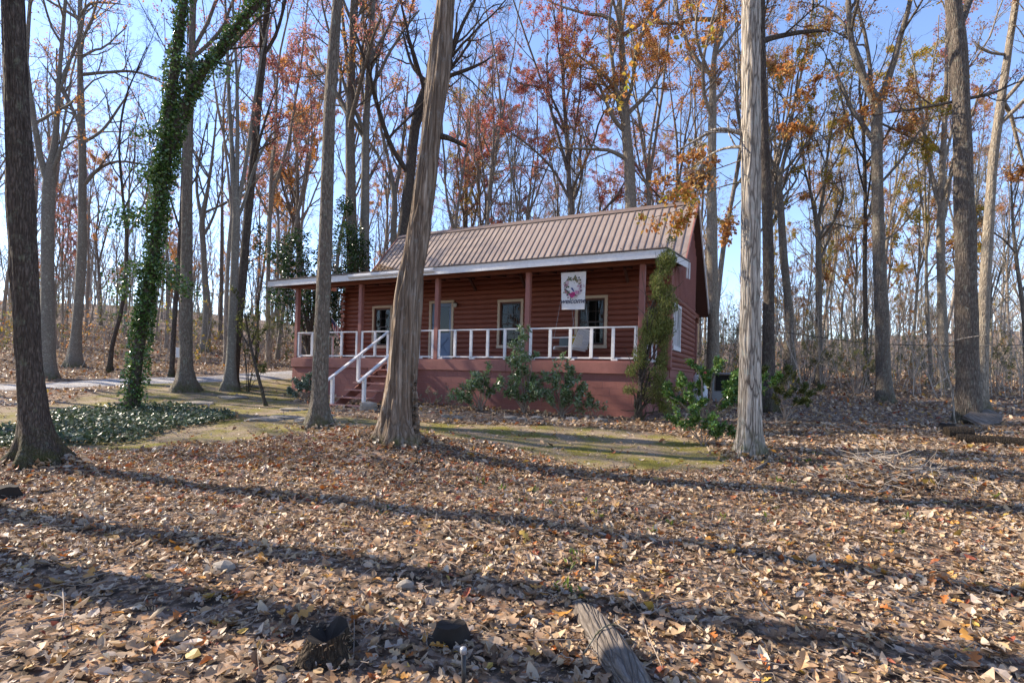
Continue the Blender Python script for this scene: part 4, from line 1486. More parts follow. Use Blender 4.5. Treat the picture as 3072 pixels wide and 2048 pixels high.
main_tree('shadowed_tree', 'dark ridged trunk close behind the pale shaggy hickory', [(2308, 1148, 54), (2306, 1000, 40), (2305, 800, 38), (2300, 600, 36), (2290, 400, 34), (2284, 200, 32), (2282, 0, 30)], 'bark_dark', D=14.8, sides=26, rings=70, furrow=.03, auto=7, alo=.45, top=19, seed=46, fk=15, leaf=['rust', 'orange'], nleaf=7650, lsize=.09,
          limbs=[[(2288, 125, 20), (2340, 95, 17), (2420, 65, 15), (2500, 42, 14), (2545, 30, 12)]], kb=4)
main_tree('curved_base_tree', 'small crowned tree with bent lower trunk right of the pale hickory', [(2368, 1118, 42), (2368, 1050, 36), (2368, 950, 29), (2360, 860, 26), (2352, 780, 26), (2345, 680, 24), (2342, 600, 20), (2340, 540, 17), (2365, 420, 11), (2385, 300, 8), (2395, 220, 6)], 'bark_grey', D=24, sides=14, auto=8, alo=.5, top=13, seed=47, leaf=['rust', 'yellow'], nleaf=5950, lsize=.08,
          limbs=[[(2340, 540, 11), (2320, 470, 8), (2310, 400, 6), (2300, 340, 4)], [(2360, 600, 9), (2395, 540, 7), (2420, 500, 4)]])
main_tree('twin_fork_tree', 'slim grey tree forking low into two thin stems right of the bent trunk', [(2458, 1118, 28), (2457, 1000, 22), (2456, 860, 22), (2455, 760, 19), (2452, 680, 18), (2430, 570, 10), (2412, 500, 8), (2405, 420, 6)], 'bark_grey', D=25, sides=12, auto=8, alo=.45, top=12, seed=48, leaf=['yellow', 'rust'], nleaf=5100, lsize=.08,
          limbs=[[(2452, 680, 13), (2468, 580, 11), (2476, 480, 9), (2490, 380, 7), (2520, 260, 5)], [(2456, 720, 9), (2490, 670, 7), (2560, 680, 5), (2610, 682, 3)]])
main_tree('big_forked_tree', 'tall forked oak standing alone on the leaf covered ground right of the cabin', [(2656, 1206, 60), (2650, 1100, 50), (2646, 950, 48), (2638, 800, 44), (2634, 650, 40), (2632, 500, 38), (2630, 380, 38), (2628, 310, 38), (2590, 230, 26), (2560, 150, 23), (2548, 60, 20), (2545, 0, 19)],
          'bark_grey', D=19.2, sides=24, rings=70, furrow=.024, flare=.35, auto=6, alo=.5, top=18, seed=49, fk=14, leaf=['rust', 'yellow', 'rust'], nleaf=8500, lsize=.085,
          limbs=[[(2636, 320, 27), (2665, 230, 22), (2685, 140, 19), (2705, 60, 17), (2714, 5, 16)], [(2630, 290, 14), (2612, 180, 13), (2600, 80, 11), (2585, 5, 9)], [(2655, 560, 10), (2700, 480, 9), (2740, 410, 8), (2785, 345, 5)], [(2655, 365, 8), (2720, 400, 7), (2780, 430, 6), (2820, 460, 4)], [(2650, 730, 8), (2700, 690, 6), (2770, 610, 5), (2800, 570, 3)]])
main_tree('thin_dark_tree', 'thin dark pole like tree just left of the tall forked oak', [(2598, 1130, 22), (2597, 950, 17), (2594, 800, 16), (2596, 600, 14), (2590, 400, 12), (2578, 270, 9)], 'bark_dark', D=26, sides=10, auto=8, alo=.45, top=15, seed=50, leaf='yellow', nleaf=600)
main_tree('pale_straight_tree', 'pale straight tree with dark band near its foot between the two big right oaks', [(2832, 1120, 42), (2828, 1000, 34), (2824, 850, 30), (2822, 700, 29), (2826, 520, 24), (2834, 380, 20), (2838, 280, 16), (2840, 120, 12), (2842, 0, 10)], 'bark_buff', D=25, sides=14, auto=9, alo=.4, top=18, seed=51, leaf=['rust', 'pink'], nleaf=5950,
          limbs=[[(2806, 640, 17), (2800, 480, 14), (2792, 330, 11), (2782, 180, 8), (2778, 40, 6)], [(2806, 460, 9), (2770, 410, 7), (2720, 360, 5), (2690, 300, 3)]])
main_tree('right_leaning_tree', 'light grey trunk leaning right behind the thick oak at far right', [(2945, 1140, 50), (2950, 950, 42), (2958, 800, 40), (2970, 620, 36), (2982, 460, 34), (3002, 310, 32), (3024, 160, 28), (3048, 0, 26)], 'bark_buff', D=16.5, sides=18, auto=7, alo=.45, top=18, seed=52, leaf='rust', nleaf=8500, lsize=.085,
          limbs=[[(3005, 300, 18), (3040, 340, 15), (3070, 420, 12), (3110, 520, 9)], [(3010, 165, 12), (2970, 150, 9), (2930, 110, 6)]])
main_tree('far_right_tree', 'thin leaning pole tree at the right edge of the picture', [(3085, 1100, 22), (3072, 950, 18), (3052, 800, 16), (3040, 680, 12), (3034, 560, 8)], 'bark_grey', D=24, sides=10, auto=8, alo=.4, top=11, seed=53)
main_tree('pale_dead_sapling', 'pale crooked leafless sapling bending left of the thick oak at far right', [(2866, 1222, 7), (2856, 1170, 7), (2842, 1130, 7), (2828, 1080, 7), (2806, 1040, 6), (2780, 1008, 6), (2764, 975, 5), (2758, 940, 4)], 'bark_pale', D=12.4, sides=8, auto=0, top=None, seed=54, flare=.1, furrow=.001, limbs=[[(2800, 1032, 4), (2770, 1020, 3), (2740, 1012, 2)], [(2832, 1130, 4), (2815, 1150, 3), (2790, 1175, 2)], [(2806, 1040, 4), (2822, 1022, 3), (2845, 1014, 2)]], kb=2, kt=2, kk=1, lbr=.4)
main_tree('orange_beech_tree', 'bushy young tree with bright orange leaves left of the straight grey tree', [(900, 1090, 26), (897, 800, 18), (893, 600, 14), (890, 450, 10), (885, 300, 7)], 'bark_far_dark', D=34, sides=10, auto=12, alo=.35, top=17, seed=55, leaf='orange', nleaf=17000, lsize=.115, kb=7, kt=5, clump=.32)
main_tree('orange_oak_tree', 'narrow tree with orange leaves seen above the roof right of the dead trunk', [(1392, 1050, 22), (1395, 800, 16), (1398, 600, 12), (1400, 480, 10), (1402, 360, 7)], 'bark_far_dark', D=36, sides=10, auto=12, alo=.4, top=17, seed=56, leaf=['orange', 'yellow', 'orange'], nleaf=13600, lsize=.085, kb=7, clump=.32)

# ------------------------------------------------------------------ the woods around: a few trees, copied
def wood_tree(name, label, group, seed, Hh, r0, mat, leaf=None, nleaf=0, lsize=.08, forks=2, auto=9, kb=5, kt=5, kk=3, bare=.4, lang=40, wob=.25, clump=.34):
    rg = np.random.default_rng(seed)
    n = 7
    zs = np.linspace(0, Hh, n)
    x = np.cumsum(rg.normal(0, wob, n)) * np.linspace(0, 1, n)
    y = np.cumsum(rg.normal(0, wob, n)) * np.linspace(0, 1, n)
    rr = r0 * np.array([1.05, .92, .82, .7, .5, .28, .08])
    path = resample(np.stack([x, y, zs, rr], -1), 26)
    root = link(name, None, None, label, 'tree', group)
    mb = MB()
    trunk_mesh(mb, path, 10, .08, .01, .6, 4, seed * 1.1, 8, .8, .6)
    P, Rr = path[None, :, :3], path[None, :, 3]
    fP, fR = grow(P, Rr, forks, bare, min(.75, bare + .3), .75, 20, .25, .06, 12, .8, rg)
    fR = np.maximum(fR, np.linspace(r0 * .45, r0 * .1, 12)[None])
    mb.tubes(fP, fR, 7)
    mb.build('trunk', M[mat], root, smooth=True)
    aP, aR = grow(P, Rr, auto, bare, .98, .34, lang, .22, .12, 12, .6, rg, 6)
    gP, gR = np.concatenate([fP, aP]), np.concatenate([fR, aR])
    twigs_and_leaves(gP, gR, rg, kb, kt, kk, leaf, nleaf, lsize, mat, root, extra=(aP, aR), clump=clump, rmin=.006)
    return root


ZONE = {'L': 'in the woods on the slope at left', 'C': 'in the woods behind the cabin', 'R': 'in the woods right of the cabin'}
KIND = ['straight brown bare tree', 'tall dark bare tree', 'smooth grey bare tree', 'pale barked bare tree', 'tree with a few dry brown leaves', 'tree with orange leaves', 'tree with pinkish leaves', 'small tree with red leaves', 'tree with rusty brown leaves', 'pale thin tree with yellow brown leaves']
WOOD = [
    ('bare', 'bark_far', None, 0, 17, .12, 2, .38), ('bare', 'bark_far_dark', None, 0, 20, .15, 1, .45), ('bare', 'bark_smooth', None, 0, 15, .09, 3, .3), ('bare', 'bark_buff', None, 0, 19, .13, 2, .42),
    ('bare', 'bark_far', ['brown', 'rust'], 900, 18, .13, 2, .4), ('leafy', 'bark_far_dark', 'orange', 5000, 16, .12, 2, .3), ('leafy', 'bark_far', 'pink', 5500, 18, .12, 2, .3), ('leafy', 'bark_far_dark', 'red', 5500, 15, .1, 2, .28),
    ('leafy', 'bark_far', ['rust', 'orange'], 4500, 18, .13, 2, .32), ('leafy', 'bark_buff', ['rust', 'yellow'], 4000, 14, .09, 2, .28)]
protos = []
for i, (_, mt, lf, nl, hh, r_, fk_, br_) in enumerate(WOOD):
    protos.append(wood_tree('woodland_tree', None, None, 100 + i, hh, r_, mt, lf, nl * 2, .085, fk_, bare=br_, kt=5, kk=4))
used = [False] * len(protos)
MAIN_XY = [(o.location.x, o.location.y) for o in COL.objects if o.parent is None and o.get('category') == 'tree' and o not in protos]


def plant(i, x, y, sc, rot, label, group, lean=.04):
    o = protos[i] if not used[i] else copy_tree(protos[i])
    used[i] = True
    o.location = (x, y, gz1(x, y) - .05)
    o.scale = (sc, sc, sc)
    o.rotation_euler = (random.gauss(0, lean), random.gauss(0, lean), rot)
    o['label'], o['group'] = label, group
    return o


rg = np.random.default_rng(77)
placed = list(MAIN_XY)
hx = [H(-12.8, -1), H(1.5, -1), H(1.5, 10), H(-12.8, 10)]
HOUSE_BIG = [tuple(p[:2]) for p in hx]
cnt = 0
tries = 0
while cnt < 140 and tries < 6000:
    tries += 1
    y = 23.5 + 58 * rg.random() ** 1.5
    x = rg.uniform(-1.12, 1.12) * (y + 2)
    if inside(HOUSE_BIG, np.array([x]), np.array([y]))[0] or drive_dist(np.array([x]), np.array([y]))[0] < 2.2:
        continue
    md = 1.7 if y < 40 else 1.3
    if (x / y < -.35 and y < 33 and rg.random() < .6) or (x / y > .3 and rg.random() < .42):
        continue
    if min(math.hypot(x - a, y - b) for a, b in placed) < md:
        continue
    placed.append((x, y))
    sx = x / y * 3.0
    if sx < -1.2:
        opts, lb = [0, 1, 2, 2, 3, 4, 0, 2, 5 if y > 36 else 2], 'L'
    elif sx < .9:
        opts, lb = [0, 1, 2, 3, 5, 6, 2, 0, 4, 2], 'C'
    else:
        opts, lb = [0, 2, 3, 3, 4, 8, 9, 9, 8, 1], 'R'
    i = opts[rg.integers(len(opts))]
    plant(i, x, y, rg.uniform(.8, 1.2), rg.uniform(0, 6.28), KIND[i] + ' ' + ZONE[lb], KIND[i] + ' group ' + ZONE[lb])
    cnt += 1
for i, x, y, sc in ((7, -1.4, 33, 1.0), (8, 7.6, 27, 1.1), (5, 9.6, 30, 1.2), (8, 12.5, 26.5, 1.05), (6, -13.6, 30, 1.15)):
    plant(i, x, y, sc, rg.uniform(0, 6.28), KIND[i] + ' ' + ZONE['C' if x < 5 and x > -10 else ('L' if x < 0 else 'R')], KIND[i] + ' group ' + ZONE['C' if x < 5 and x > -10 else ('L' if x < 0 else 'R')])
    placed.append((x, y))
# young trees between the tall ones
YOUNG = ['thin brown sapling', 'dark bare sapling', 'smooth grey sapling', 'pale thin sapling', 'sapling with a few brown leaves', 'young tree with orange leaves', 'young tree with pinkish leaves', 'young tree with red leaves', 'young tree with rusty leaves', 'young tree with yellow brown leaves']
cnt = tries = 0
while cnt < 120 and tries < 4000:
    tries += 1
    y = 23 + 45 * rg.random()
    x = rg.uniform(-1.15, 1.1) * (y + 2)
    if abs(x / y + .1) < .45 and y < 40 or inside(HOUSE_BIG, np.array([x]), np.array([y]))[0] or drive_dist(np.array([x]), np.array([y]))[0] < 2.4:
        continue
    if min(math.hypot(x - a, y - b) for a, b in placed) < .8:
        continue
    placed.append((x, y))
    if x / y < -.35 and y < 32:
        continue
    lb = 'L' if x / y < -.4 else ('C' if x / y < .3 else 'R')
    i = ([0, 2, 5, 6, 4, 9, 5, 8, 2] if lb == 'L' else [2, 0, 3, 9, 8, 4, 2, 9])[rg.integers(8)]
    plant(i, x, y, rg.uniform(.28, .6), rg.uniform(0, 6.28), YOUNG[i] + ' ' + ZONE[lb], YOUNG[i] + ' group ' + ZONE[lb], .09)
    cnt += 1
# trees at the two sides and behind the camera: their shadows cross the yard, the windows mirror them
SIDE = [(-6.75, 5.75, 3, 1.35), (-5.6, 4.5, 1, 1.5), (-24.5, 14.5, 0, 1.0), (-30, 19, 1, 1.1), (-26, 20.5, 6, 1.1), (-34, 24, 8, 1.1), (-22, 17.5, 3, 1.0), (15, 7, 3, 1.0), (18, 12, 8, 1.0), (22, 17, 4, 1.0)]
for x, y, i, sc in SIDE:
    plant(i, x, y, sc, rg.uniform(0, 6.28), 'tree standing just outside the picture whose shadow falls across the yard', 'trees beside the yard', .02)
for k in range(44):
    x, y = (rg.uniform(-22, 18), rg.uniform(-22, -7)) if k < 16 else (rg.uniform(-42, -9), rg.uniform(-26, -1))
    plant([0, 1, 3, 4, 8, 6, 5][k % 7], x, y, rg.uniform(.9, 1.2), rg.uniform(0, 6.28), 'tree behind the viewer mirrored in the cabin windows', 'trees behind the viewer')

for o, u_ in zip(protos, used):
    if not u_:                                  # a kind that found no place
        for c in list(o.children):
            bpy.data.objects.remove(c)
        bpy.data.objects.remove(o)

# ------------------------------------------------------------------ undergrowth: far brush, nobody could count it
def brush(n, rg, xr, yr, hr, leaf, nl, keep):
    x, y = [], []
    while len(x) < n:
        yy = yr[0] + (yr[1] - yr[0]) * rg.random(n) ** 1.1
        xx = rg.uniform(xr[0], xr[1], n) * (yy + 3)
        k = keep(xx, yy) & ~inside(HOUSE_BIG, xx, yy) & (drive_dist(xx, yy) > 2.3)
        x += list(xx[k])
        y += list(yy[k])
    x, y = np.array(x[:n]), np.array(y[:n])
    z = gz(x, y)
    hgt = rg.uniform(hr[0], hr[1], n) * rg.uniform(.6, 1.0, n)
    P = np.zeros((n, 5, 3))
    P[:, 0] = np.stack([x, y, z - .1], -1)
    d = norm(np.stack([rg.normal(0, .16, n), rg.normal(0, .16, n), np.ones(n)], -1))
    for s_ in range(1, 5):
        d = norm(d + rg.normal(0, .12, (n, 3)))
        P[:, s_] = P[:, s_ - 1] + d * (hgt / 4)[:, None]
    r = (.006 + hgt * .0045)[:, None] * np.linspace(1, .4, 5)[None]
    b1, r1 = grow(P, r, 5, .25, 1, .42, 42, .12, .16, 3, .7, rg, None, 1.0, .006)
    b2, r2 = grow(b1, r1, 2, .2, 1, .55, 42, .05, .2, 3, .7, rg, None, 1.0, .006)
    mb = MB()
    cols = np.array([(.2, .165, .14), (.13, .105, .09), (.27, .235, .2), (.16, .14, .11)])
    mb.tubes(P, r, 3)
    mb.tubes(b1, r1, 3)
    mb.tubes(b2, r2, 3)
    lm = None
    if nl:
        idx = rg.integers(len(b2), size=nl)
        pos, _, _ = path_at(b2, r2, idx, rg.random(nl))
        k = vnoise(pos * .35 + 4.4) > .52
        pos = pos[k]
        nm = np.array(leaf)[np.minimum((vnoise(pos * np.array([.3, .3, .01]) + 9) * len(leaf)).astype(int), len(leaf) - 1)]
        col = np.zeros((len(pos), 3))
        for q in set(leaf):
            col[nm == q] = pal(q, (nm == q).sum(), rg)
        lm = MB().leaves(pos, rg.uniform(.06, .14, len(pos)), col, .6, .2, rg)
    return mb, lm


rg = np.random.default_rng(401)
b_, l_ = brush(800, rg, (-1.15, -.2), (24, 62), (1.0, 4.5), ['orange', 'rust', 'olive', 'yellow', 'olive', 'brown'], 45000, lambda x, y: np.ones(len(x), bool))
b_.build('undergrowth', M['brush'], kind='stuff')
l_.build('undergrowth_leaves', M['leaf'], kind='stuff')
b_, l_ = brush(1900, rg, (.26, 1.15), (21, 78), (.8, 5.0), ['olive', 'olive', 'rust', 'yellow', 'olive', 'brown'], 60000, lambda x, y: (x > 6) | (y > 27))
b_.build('undergrowth', M['brush'], kind='stuff')
l_.build('undergrowth_leaves', M['leaf'], kind='stuff')
b_, l_ = brush(700, rg, (-.35, .35), (28, 50), (1.0, 4), ['brown', 'rust'], 3000, lambda x, y: np.ones(len(x), bool))
b_.build('undergrowth', M['brush'], kind='stuff')
# the woods far off, over the hills
n = 950
yy = rg.uniform(62, 170, n)
xx = rg.uniform(-1.2, 1.2, n) * yy
zz = gz(xx, yy)
hh = rg.uniform(6, 15, n)
P = np.zeros((n, 4, 3))
for s_ in range(4):
    P[:, s_] = np.stack([xx + rg.normal(0, .3, n) * s_, yy + rg.normal(0, .3, n) * s_, zz - .3 + hh * s_ / 3], -1)
r = (hh * .011)[:, None] * np.linspace(1, .3, 4)
b1, r1 = grow(P, r, 9, .25, 1, .38, 40, .2, .12, 4, .55, rg, None, 1.0, .03)
b2, r2 = grow(b1, r1, 2, .2, 1, .5, 42, .1, .18, 3, .6, rg, None, 1.0, .028)
MB().tubes(P, r, 3).tubes(b1, r1, 3).tubes(b2, r2, 3).build('far_woods', M['brush'], kind='stuff')

# ------------------------------------------------------------------ evergreen trees and shrubs
def shrub(name, label, cat, base, stems, leafpal, nleaf, lsize, mat='evergreen', bark='twig', seed=1, kb=4, kt=3, spread=.3, wh=True, aspect=.36, group=None, flat=.3, stem_r=.018, droop=.15, stemname='stems', lbr=.7, flowers=0):
    """stems: list of tip offsets (x, y, z) from the base; leaves in whorls at the shoot ends"""
    rg = np.random.default_rng(seed)
    base = np.asarray(base, float)
    root = link(name, None, None, label, cat, group, loc=base)
    P, Rr = [], []
    for (x, y, z) in stems:
        t = np.linspace(0, 1, 7)[:, None]
        q = np.array([x, y, z]) * t + rg.normal(0, .03, (7, 3)) * t + np.array([0, 0, .12]) * np.sin(t * 3.14) * z
        q[0] = rg.normal(0, .05, 3) * np.array([1, 1, 0]) + np.array([0, 0, -.1])
        P.append(q)
        Rr.append(stem_r * np.linspace(1, .4, 7))
    P, Rr = np.array(P), np.array(Rr)
    b1, r1 = grow(P, Rr, kb, .35, 1, .45, 40, .2, .14, 5, .7, rg, lbr, 1.0, .004)
    b2, r2 = grow(b1, r1, kt, .3, 1, .5, 45, .15, .2, 4, .7, rg, lbr * .6, 1.0, .003)
    MB().tubes(P, Rr, 7).tubes(b1, r1, 5).tubes(b2, r2, 4).build(stemname, M[bark], root, smooth=True)
    ends = np.concatenate([b2[:, -1], b2[:, 2], b1[:, -1], P[:, -1]])
    dirs = np.concatenate([b2[:, -1] - b2[:, -2], b2[:, 2] - b2[:, 1], b1[:, -1] - b1[:, -2], P[:, -1] - P[:, -2]])
    per = max(2, int(nleaf / len(ends)))
    idx = np.repeat(np.arange(len(ends)), per)
    out = norm(norm(dirs[idx]) * .5 + norm(rg.normal(size=(len(idx), 3))) * .9)
    pos = ends[idx] + rg.normal(0, .018, (len(idx), 3)) - norm(dirs[idx]) * rg.uniform(0, .1, (len(idx), 1))
    lf = MB().leaves(pos, lsize * rg.uniform(.6, 1.25, len(idx)), pal(leafpal, len(idx), rg), aspect, .12, rg, flat=flat, adir=out, droop=droop)
    lf.build('foliage', M[mat], root)
    if flowers:
        fl = MB()
        k = rg.choice(len(ends), flowers, replace=False)
        for e in ends[k]:
            fl.leaves(e + rg.normal(0, .012, (10, 3)), .05, (.6, .12, .14), .7, .3, rg)
        fl.build('flowers', M['leaf'], root)
    return root


PAL['rhodo'] = [(.15, .24, .09), (.22, .31, .13), (.11, .18, .065), (.28, .35, .18), (.36, .42, .28)]
PAL['yellowgreen'] = [(.14, .2, .03), (.2, .24, .04), (.09, .15, .03)]
PAL['camellia'] = [(.1, .2, .045), (.13, .26, .06), (.07, .15, .035), (.22, .31, .08)]
PAL['arbor'] = [(.17, .2, .045), (.24, .27, .065), (.12, .15, .035), (.3, .3, .09)]
PAL['pale'] = [(.2, .25, .17), (.14, .19, .12), (.27, .31, .23)]


def spot(px, py, lift=0.0):
    q = on_ground(px, py)
    q[2] += lift
    return q


shrub('rhododendron_bush', 'open rhododendron with brown curled leaves left of the tall one under the porch', 'shrub', H(-4.3, -.75, -1.5), [(-.12, 0, .95), (.15, .1, .8), (-.45, -.1, .62), (.1, -.15, 1.1), (-.75, 0, .45), (.35, -.1, .6), (-.25, -.25, .75), (-.6, -.2, .3)], 'rhodo', 1700, .125, seed=61, stem_r=.022)
shrub('rhododendron_bush', 'tallest rhododendron whose leafy top reaches over the porch railing', 'shrub', H(-2.95, -.7, -1.5), [(-.25, 0, 1.75), (-.05, .05, 2.05), (.2, -.1, 1.55), (-.5, 0, 1.4), (.15, .1, .9), (-.15, -.2, 1.0), (-.65, -.1, .8), (.35, -.15, .7), (-.35, -.25, .6), (.1, -.3, .5)], 'rhodo', 3000, .125, seed=62, stem_r=.022)
shrub('rhododendron_bush', 'wide bushy rhododendron with a yellow green top between the tall one and the arborvitae', 'shrub', H(-1.85, -.75, -1.5), [(.1, 0, 1.3), (.35, .1, 1.1), (-.3, 0, 1.0), (.55, -.1, .7), (-.1, -.25, .8), (.2, -.25, .95), (-.55, -.2, .6), (.75, -.1, .45), (-.75, -.1, .75), (.0, -.35, .5), (.45, -.3, .5), (-.4, -.3, .4)], 'rhodo', 3600, .11, seed=63, stem_r=.018)
shrub('rhododendron_bush', 'small low green sprig at the foot of the painted block wall', 'shrub', H(-.9, -.8, -1.5), [(0, 0, .38), (.18, 0, .25), (-.2, -.1, .3)], 'rhodo', 170, .1, seed=64, stem_r=.008, kb=3, kt=2)
shrub('pale_leaved_shrub', 'pale grey green rounded shrub growing left of the porch steps', 'shrub', H(-10.3, -1.6, -1.45), [(.1, 0, .75), (-.35, 0, .6), (.35, .1, .7), (-.1, -.2, .45), (-.5, -.1, .3), (.2, -.2, .5)], 'pale', 2600, .1, seed=65, stem_r=.01)
for k_, (u_, v_, h_, lb) in enumerate(((-7.0, -1.0, .9, 'dry leafless weedy shrub right of the porch steps'), (-6.0, -.7, .55, 'low straggly dry shrub under the porch right of the dead trunk'), (-5.2, -.6, .5, 'thin dry twiggy plant between the dead trunk and the brown leaved bush'))):
    shrub('dry_shrub', lb, 'shrub', H(u_, v_, -1.5), [(-.2, 0, h_), (.15, .05, h_ * .8), (.3, -.1, h_ * .6), (-.3, 0, h_ * .5)], 'pale' if k_ else 'rust', 150, .06, seed=70 + k_, stem_r=.008, mat='leaf')
q = spot(2112, 1290)
shrub('camellia_bush', 'spreading camellia with a forked trunk and pink flowers left of the pale hickory', 'shrub', q, [(-.15, 0, 1.35), (.25, .1, 1.3), (-.55, 0, 1.0), (.7, 0, 1.1), (1.0, .2, .95), (-.8, .1, .75), (.45, -.2, .85), (1.3, 0, .85), (-.35, -.3, .65)], 'camellia', 11000, .075, seed=66, stem_r=.03, bark='bark_buff', aspect=.5, flowers=5, lbr=.8)
shrub('camellia_bush', 'low dark camellia shoots spreading over the leaves in front of the forked one', 'shrub', spot(2110, 1338), [(-.35, 0, .4), (.3, 0, .3), (.1, -.2, .45), (.6, 0, .25), (-.1, .1, .5), (-.55, .1, .5)], 'camellia', 2200, .07, seed=67, stem_r=.012, aspect=.5)
shrub('ragged_shrub', 'ragged olive green shrub close behind the pale hickory', 'shrub', spot(2355, 1262), [(-.5, .2, 1.15), (.1, 0, 1.05), (.5, .2, .9), (.9, .2, .8), (-.2, -.2, .7), (.35, -.2, .6)], 'olive', 5000, .06, seed=68, stem_r=.014, aspect=.45, mat='leaf')
shrub('ragged_shrub', 'olive green shrub beside the gable wall between arborvitae and camellia', 'shrub', spot(2015, 1262), [(-.2, .1, .8), (.2, 0, .75), (.4, .1, .5), (-.4, 0, .4)], 'olive', 1300, .06, seed=69, stem_r=.012, aspect=.45, mat='leaf')
shrub('vine_thicket', 'tangled brown leaved vine hanging round the lower trunk of the multi stem tree', 'shrub', spot(745, 1175), [(-.4, .1, 2.6), (.0, 0, 2.2), (.35, .1, 1.9), (-.6, 0, 3.3), (.2, .2, 1.0), (.6, 0, .8)], 'olive', 1900, .07, seed=71, stem_r=.014, mat='leaf', bark='bark_dark', aspect=.5, droop=.5)
main_tree('leaning_young_tree', 'thin dark stem leaning against the vine wrapped tree with its foot near the pale shrub', [(797, 1208, 15), (780, 1150, 13), (762, 1080, 12), (745, 1000, 10), (735, 940, 8)], 'bark_dark', D=15.2, sides=8, auto=3, alo=.5, top=None, seed=72, kb=2, kt=2, kk=2, flare=.3, leaf='olive', nleaf=160)
shrub('young_pine', 'small feathery young pine beside the left end of the porch', 'tree', at(803, 1092, 21.5), [(0, 0, 2.0), (-.5, .1, 1.7), (.45, 0, 1.6), (-.75, 0, 1.25), (.7, .1, 1.15), (0, -.3, 1.4), (.2, .3, 1.9)], 'olive', 3200, .09, 'needle', seed=73, aspect=.14, stem_r=.016, kb=5, kt=4)
for k_, (px, py, hh_, lb, gp) in enumerate(((2470, 1080, 2.3, 'feathery young pine between the two slim trees right of the cabin', None), (2570, 1110, 2.6, 'dark green young cedar left of the tall forked oak', None), (2000, 1090, 4.2, 'tall soft green young pine behind the back corner of the cabin', None), (610, 1010, 3.0, 'hazy young pine on the slope behind the ivy covered tree', None), (150, 1000, 3.5, 'olive young pine in the brush at the left edge', None), (2420, 1090, 2.6, 'low bushy young pine right behind the bent trunk', None), (2740, 1110, 2.4, 'small young pine between the forked oak and the pale straight tree', None), (2200, 1100, 3.4, 'young pine seen low behind the pale hickory', None), (2990, 1120, 2.6, 'bushy young pine low at the far right edge', None), (330, 1000, 2.6, 'low young pine on the slope behind the crooked sapling', None))):
    D_ = (24, 22, 26, 40, 38, 27, 26, 27, 22, 36)[k_]
    b0 = at(px, py, D_)
    b0[2] = gz1(b0[0], b0[1])
    shrub('young_pine', lb, 'tree', b0, [(0, 0, hh_), (-.4 * hh_ / 2, .1, hh_ * .8), (.4 * hh_ / 2, 0, hh_ * .75), (-.25 * hh_, 0, hh_ * .5), (.25 * hh_, .1, hh_ * .45), (0, -.3, hh_ * .65)], 'olive', 2600, .11, 'needle', seed=80 + k_, aspect=.14, stem_r=.02, kb=5, kt=4, lbr=1.0)


def leafy_mass(name, label, cat, D, blobs, n, lsize, palette, mat, seed, base, trunkw=.1, aspect=.45, flat=.2, adir=None, droop=.2, bark='bark_dark'):
    """broad evergreen: blobs (px, py, radius x px, radius y px, share) filled with leaves on a branching stem"""
    rg = np.random.default_rng(seed)
    foot = at(base[0], base[1], D)
    foot[2] = gz1(foot[0], foot[1])
    root = link(name, None, None, label, cat, loc=foot)
    cs = np.array([at(b[0], b[1], D) - foot for b in blobs])
    rx = np.array([b[2] / FPX * D for b in blobs])
    rz = np.array([b[3] / FPX * D for b in blobs])
    sh = np.array([b[4] for b in blobs], float)
    P, Rr = [], []
    top = cs[np.argmax(cs[:, 2])]
    for c in cs:
        t = np.linspace(0, 1, 8)[:, None]
        tr = np.array([0, 0, c[2] * .55])
        q = (1 - t) ** 2 * np.array([0, 0, -.2]) + 2 * (1 - t) * t * tr + t * t * c
        P.append(q + rg.normal(0, .04, (8, 3)))
        Rr.append(trunkw * np.linspace(1, .15, 8))
    P, Rr = np.array(P), np.array(Rr)
    b1, r1 = grow(P, Rr, 8, .4, 1, .35, 55, .1, .14, 5, .5, rg, 1.4, 1.0, .006)
    MB().tubes(P, Rr, 8).tubes(b1, r1, 5).build('trunk', M[bark], root, smooth=True)
    idx = rg.choice(len(cs), size=n, p=sh / sh.sum())
    d = norm(rg.normal(size=(n, 3))) * rg.random((n, 1)) ** .42
    pos = cs[idx] + d * np.stack([rx[idx], rx[idx] * .9, rz[idx]], -1)
    pos = pos[vnoise(pos * (1.7 if lsize > .081 else 3.5) + seed) > (.43 if lsize > .081 else .36)]
    lf = MB().leaves(pos, lsize * rg.uniform(.6, 1.3, len(pos)), pal(palette, len(pos), rg), aspect, .15, rg, flat=flat, adir=None if adir is None else np.tile(adir, (len(pos), 1)) + rg.normal(0, .45, (len(pos), 3)), droop=droop)
    lf.build('crown', M[mat], root)
    return root


leafy_mass('magnolia_tree', 'broad glossy evergreen magnolia behind the left end of the porch', 'tree', 25, [(860, 790, 70, 80, 2), (930, 880, 90, 70, 2), (1000, 900, 60, 90, 1.6), (900, 960, 80, 60, 1.4), (850, 880, 50, 60, .8), (1010, 980, 40, 60, .8), (960, 760, 50, 50, .7), (890, 720, 40, 35, .4)], 9500, .17, 'green', 'evergreen', 90, (930, 1090), .1)
leafy_mass('holly_tree', 'narrow dark evergreen growing up round a grey trunk behind the porch roof', 'tree', 24, [(1035, 630, 28, 45, 1), (1045, 700, 48, 50, 1.6), (1030, 770, 55, 50, 1.6), (1085, 740, 40, 40, .9), (1075, 790, 40, 35, .8), (1040, 830, 50, 40, 1)], 4200, .14, 'green', 'evergreen', 91, (1050, 1090), .08)
leafy_mass('evergreen_sapling', 'small dark evergreen at the foot of the hillside left of the magnolia', 'tree', 28, [(770, 740, 25, 40, 1), (780, 690, 18, 30, .5), (760, 800, 25, 40, .6)], 700, .14, 'green', 'evergreen', 92, (772, 1060), .05)
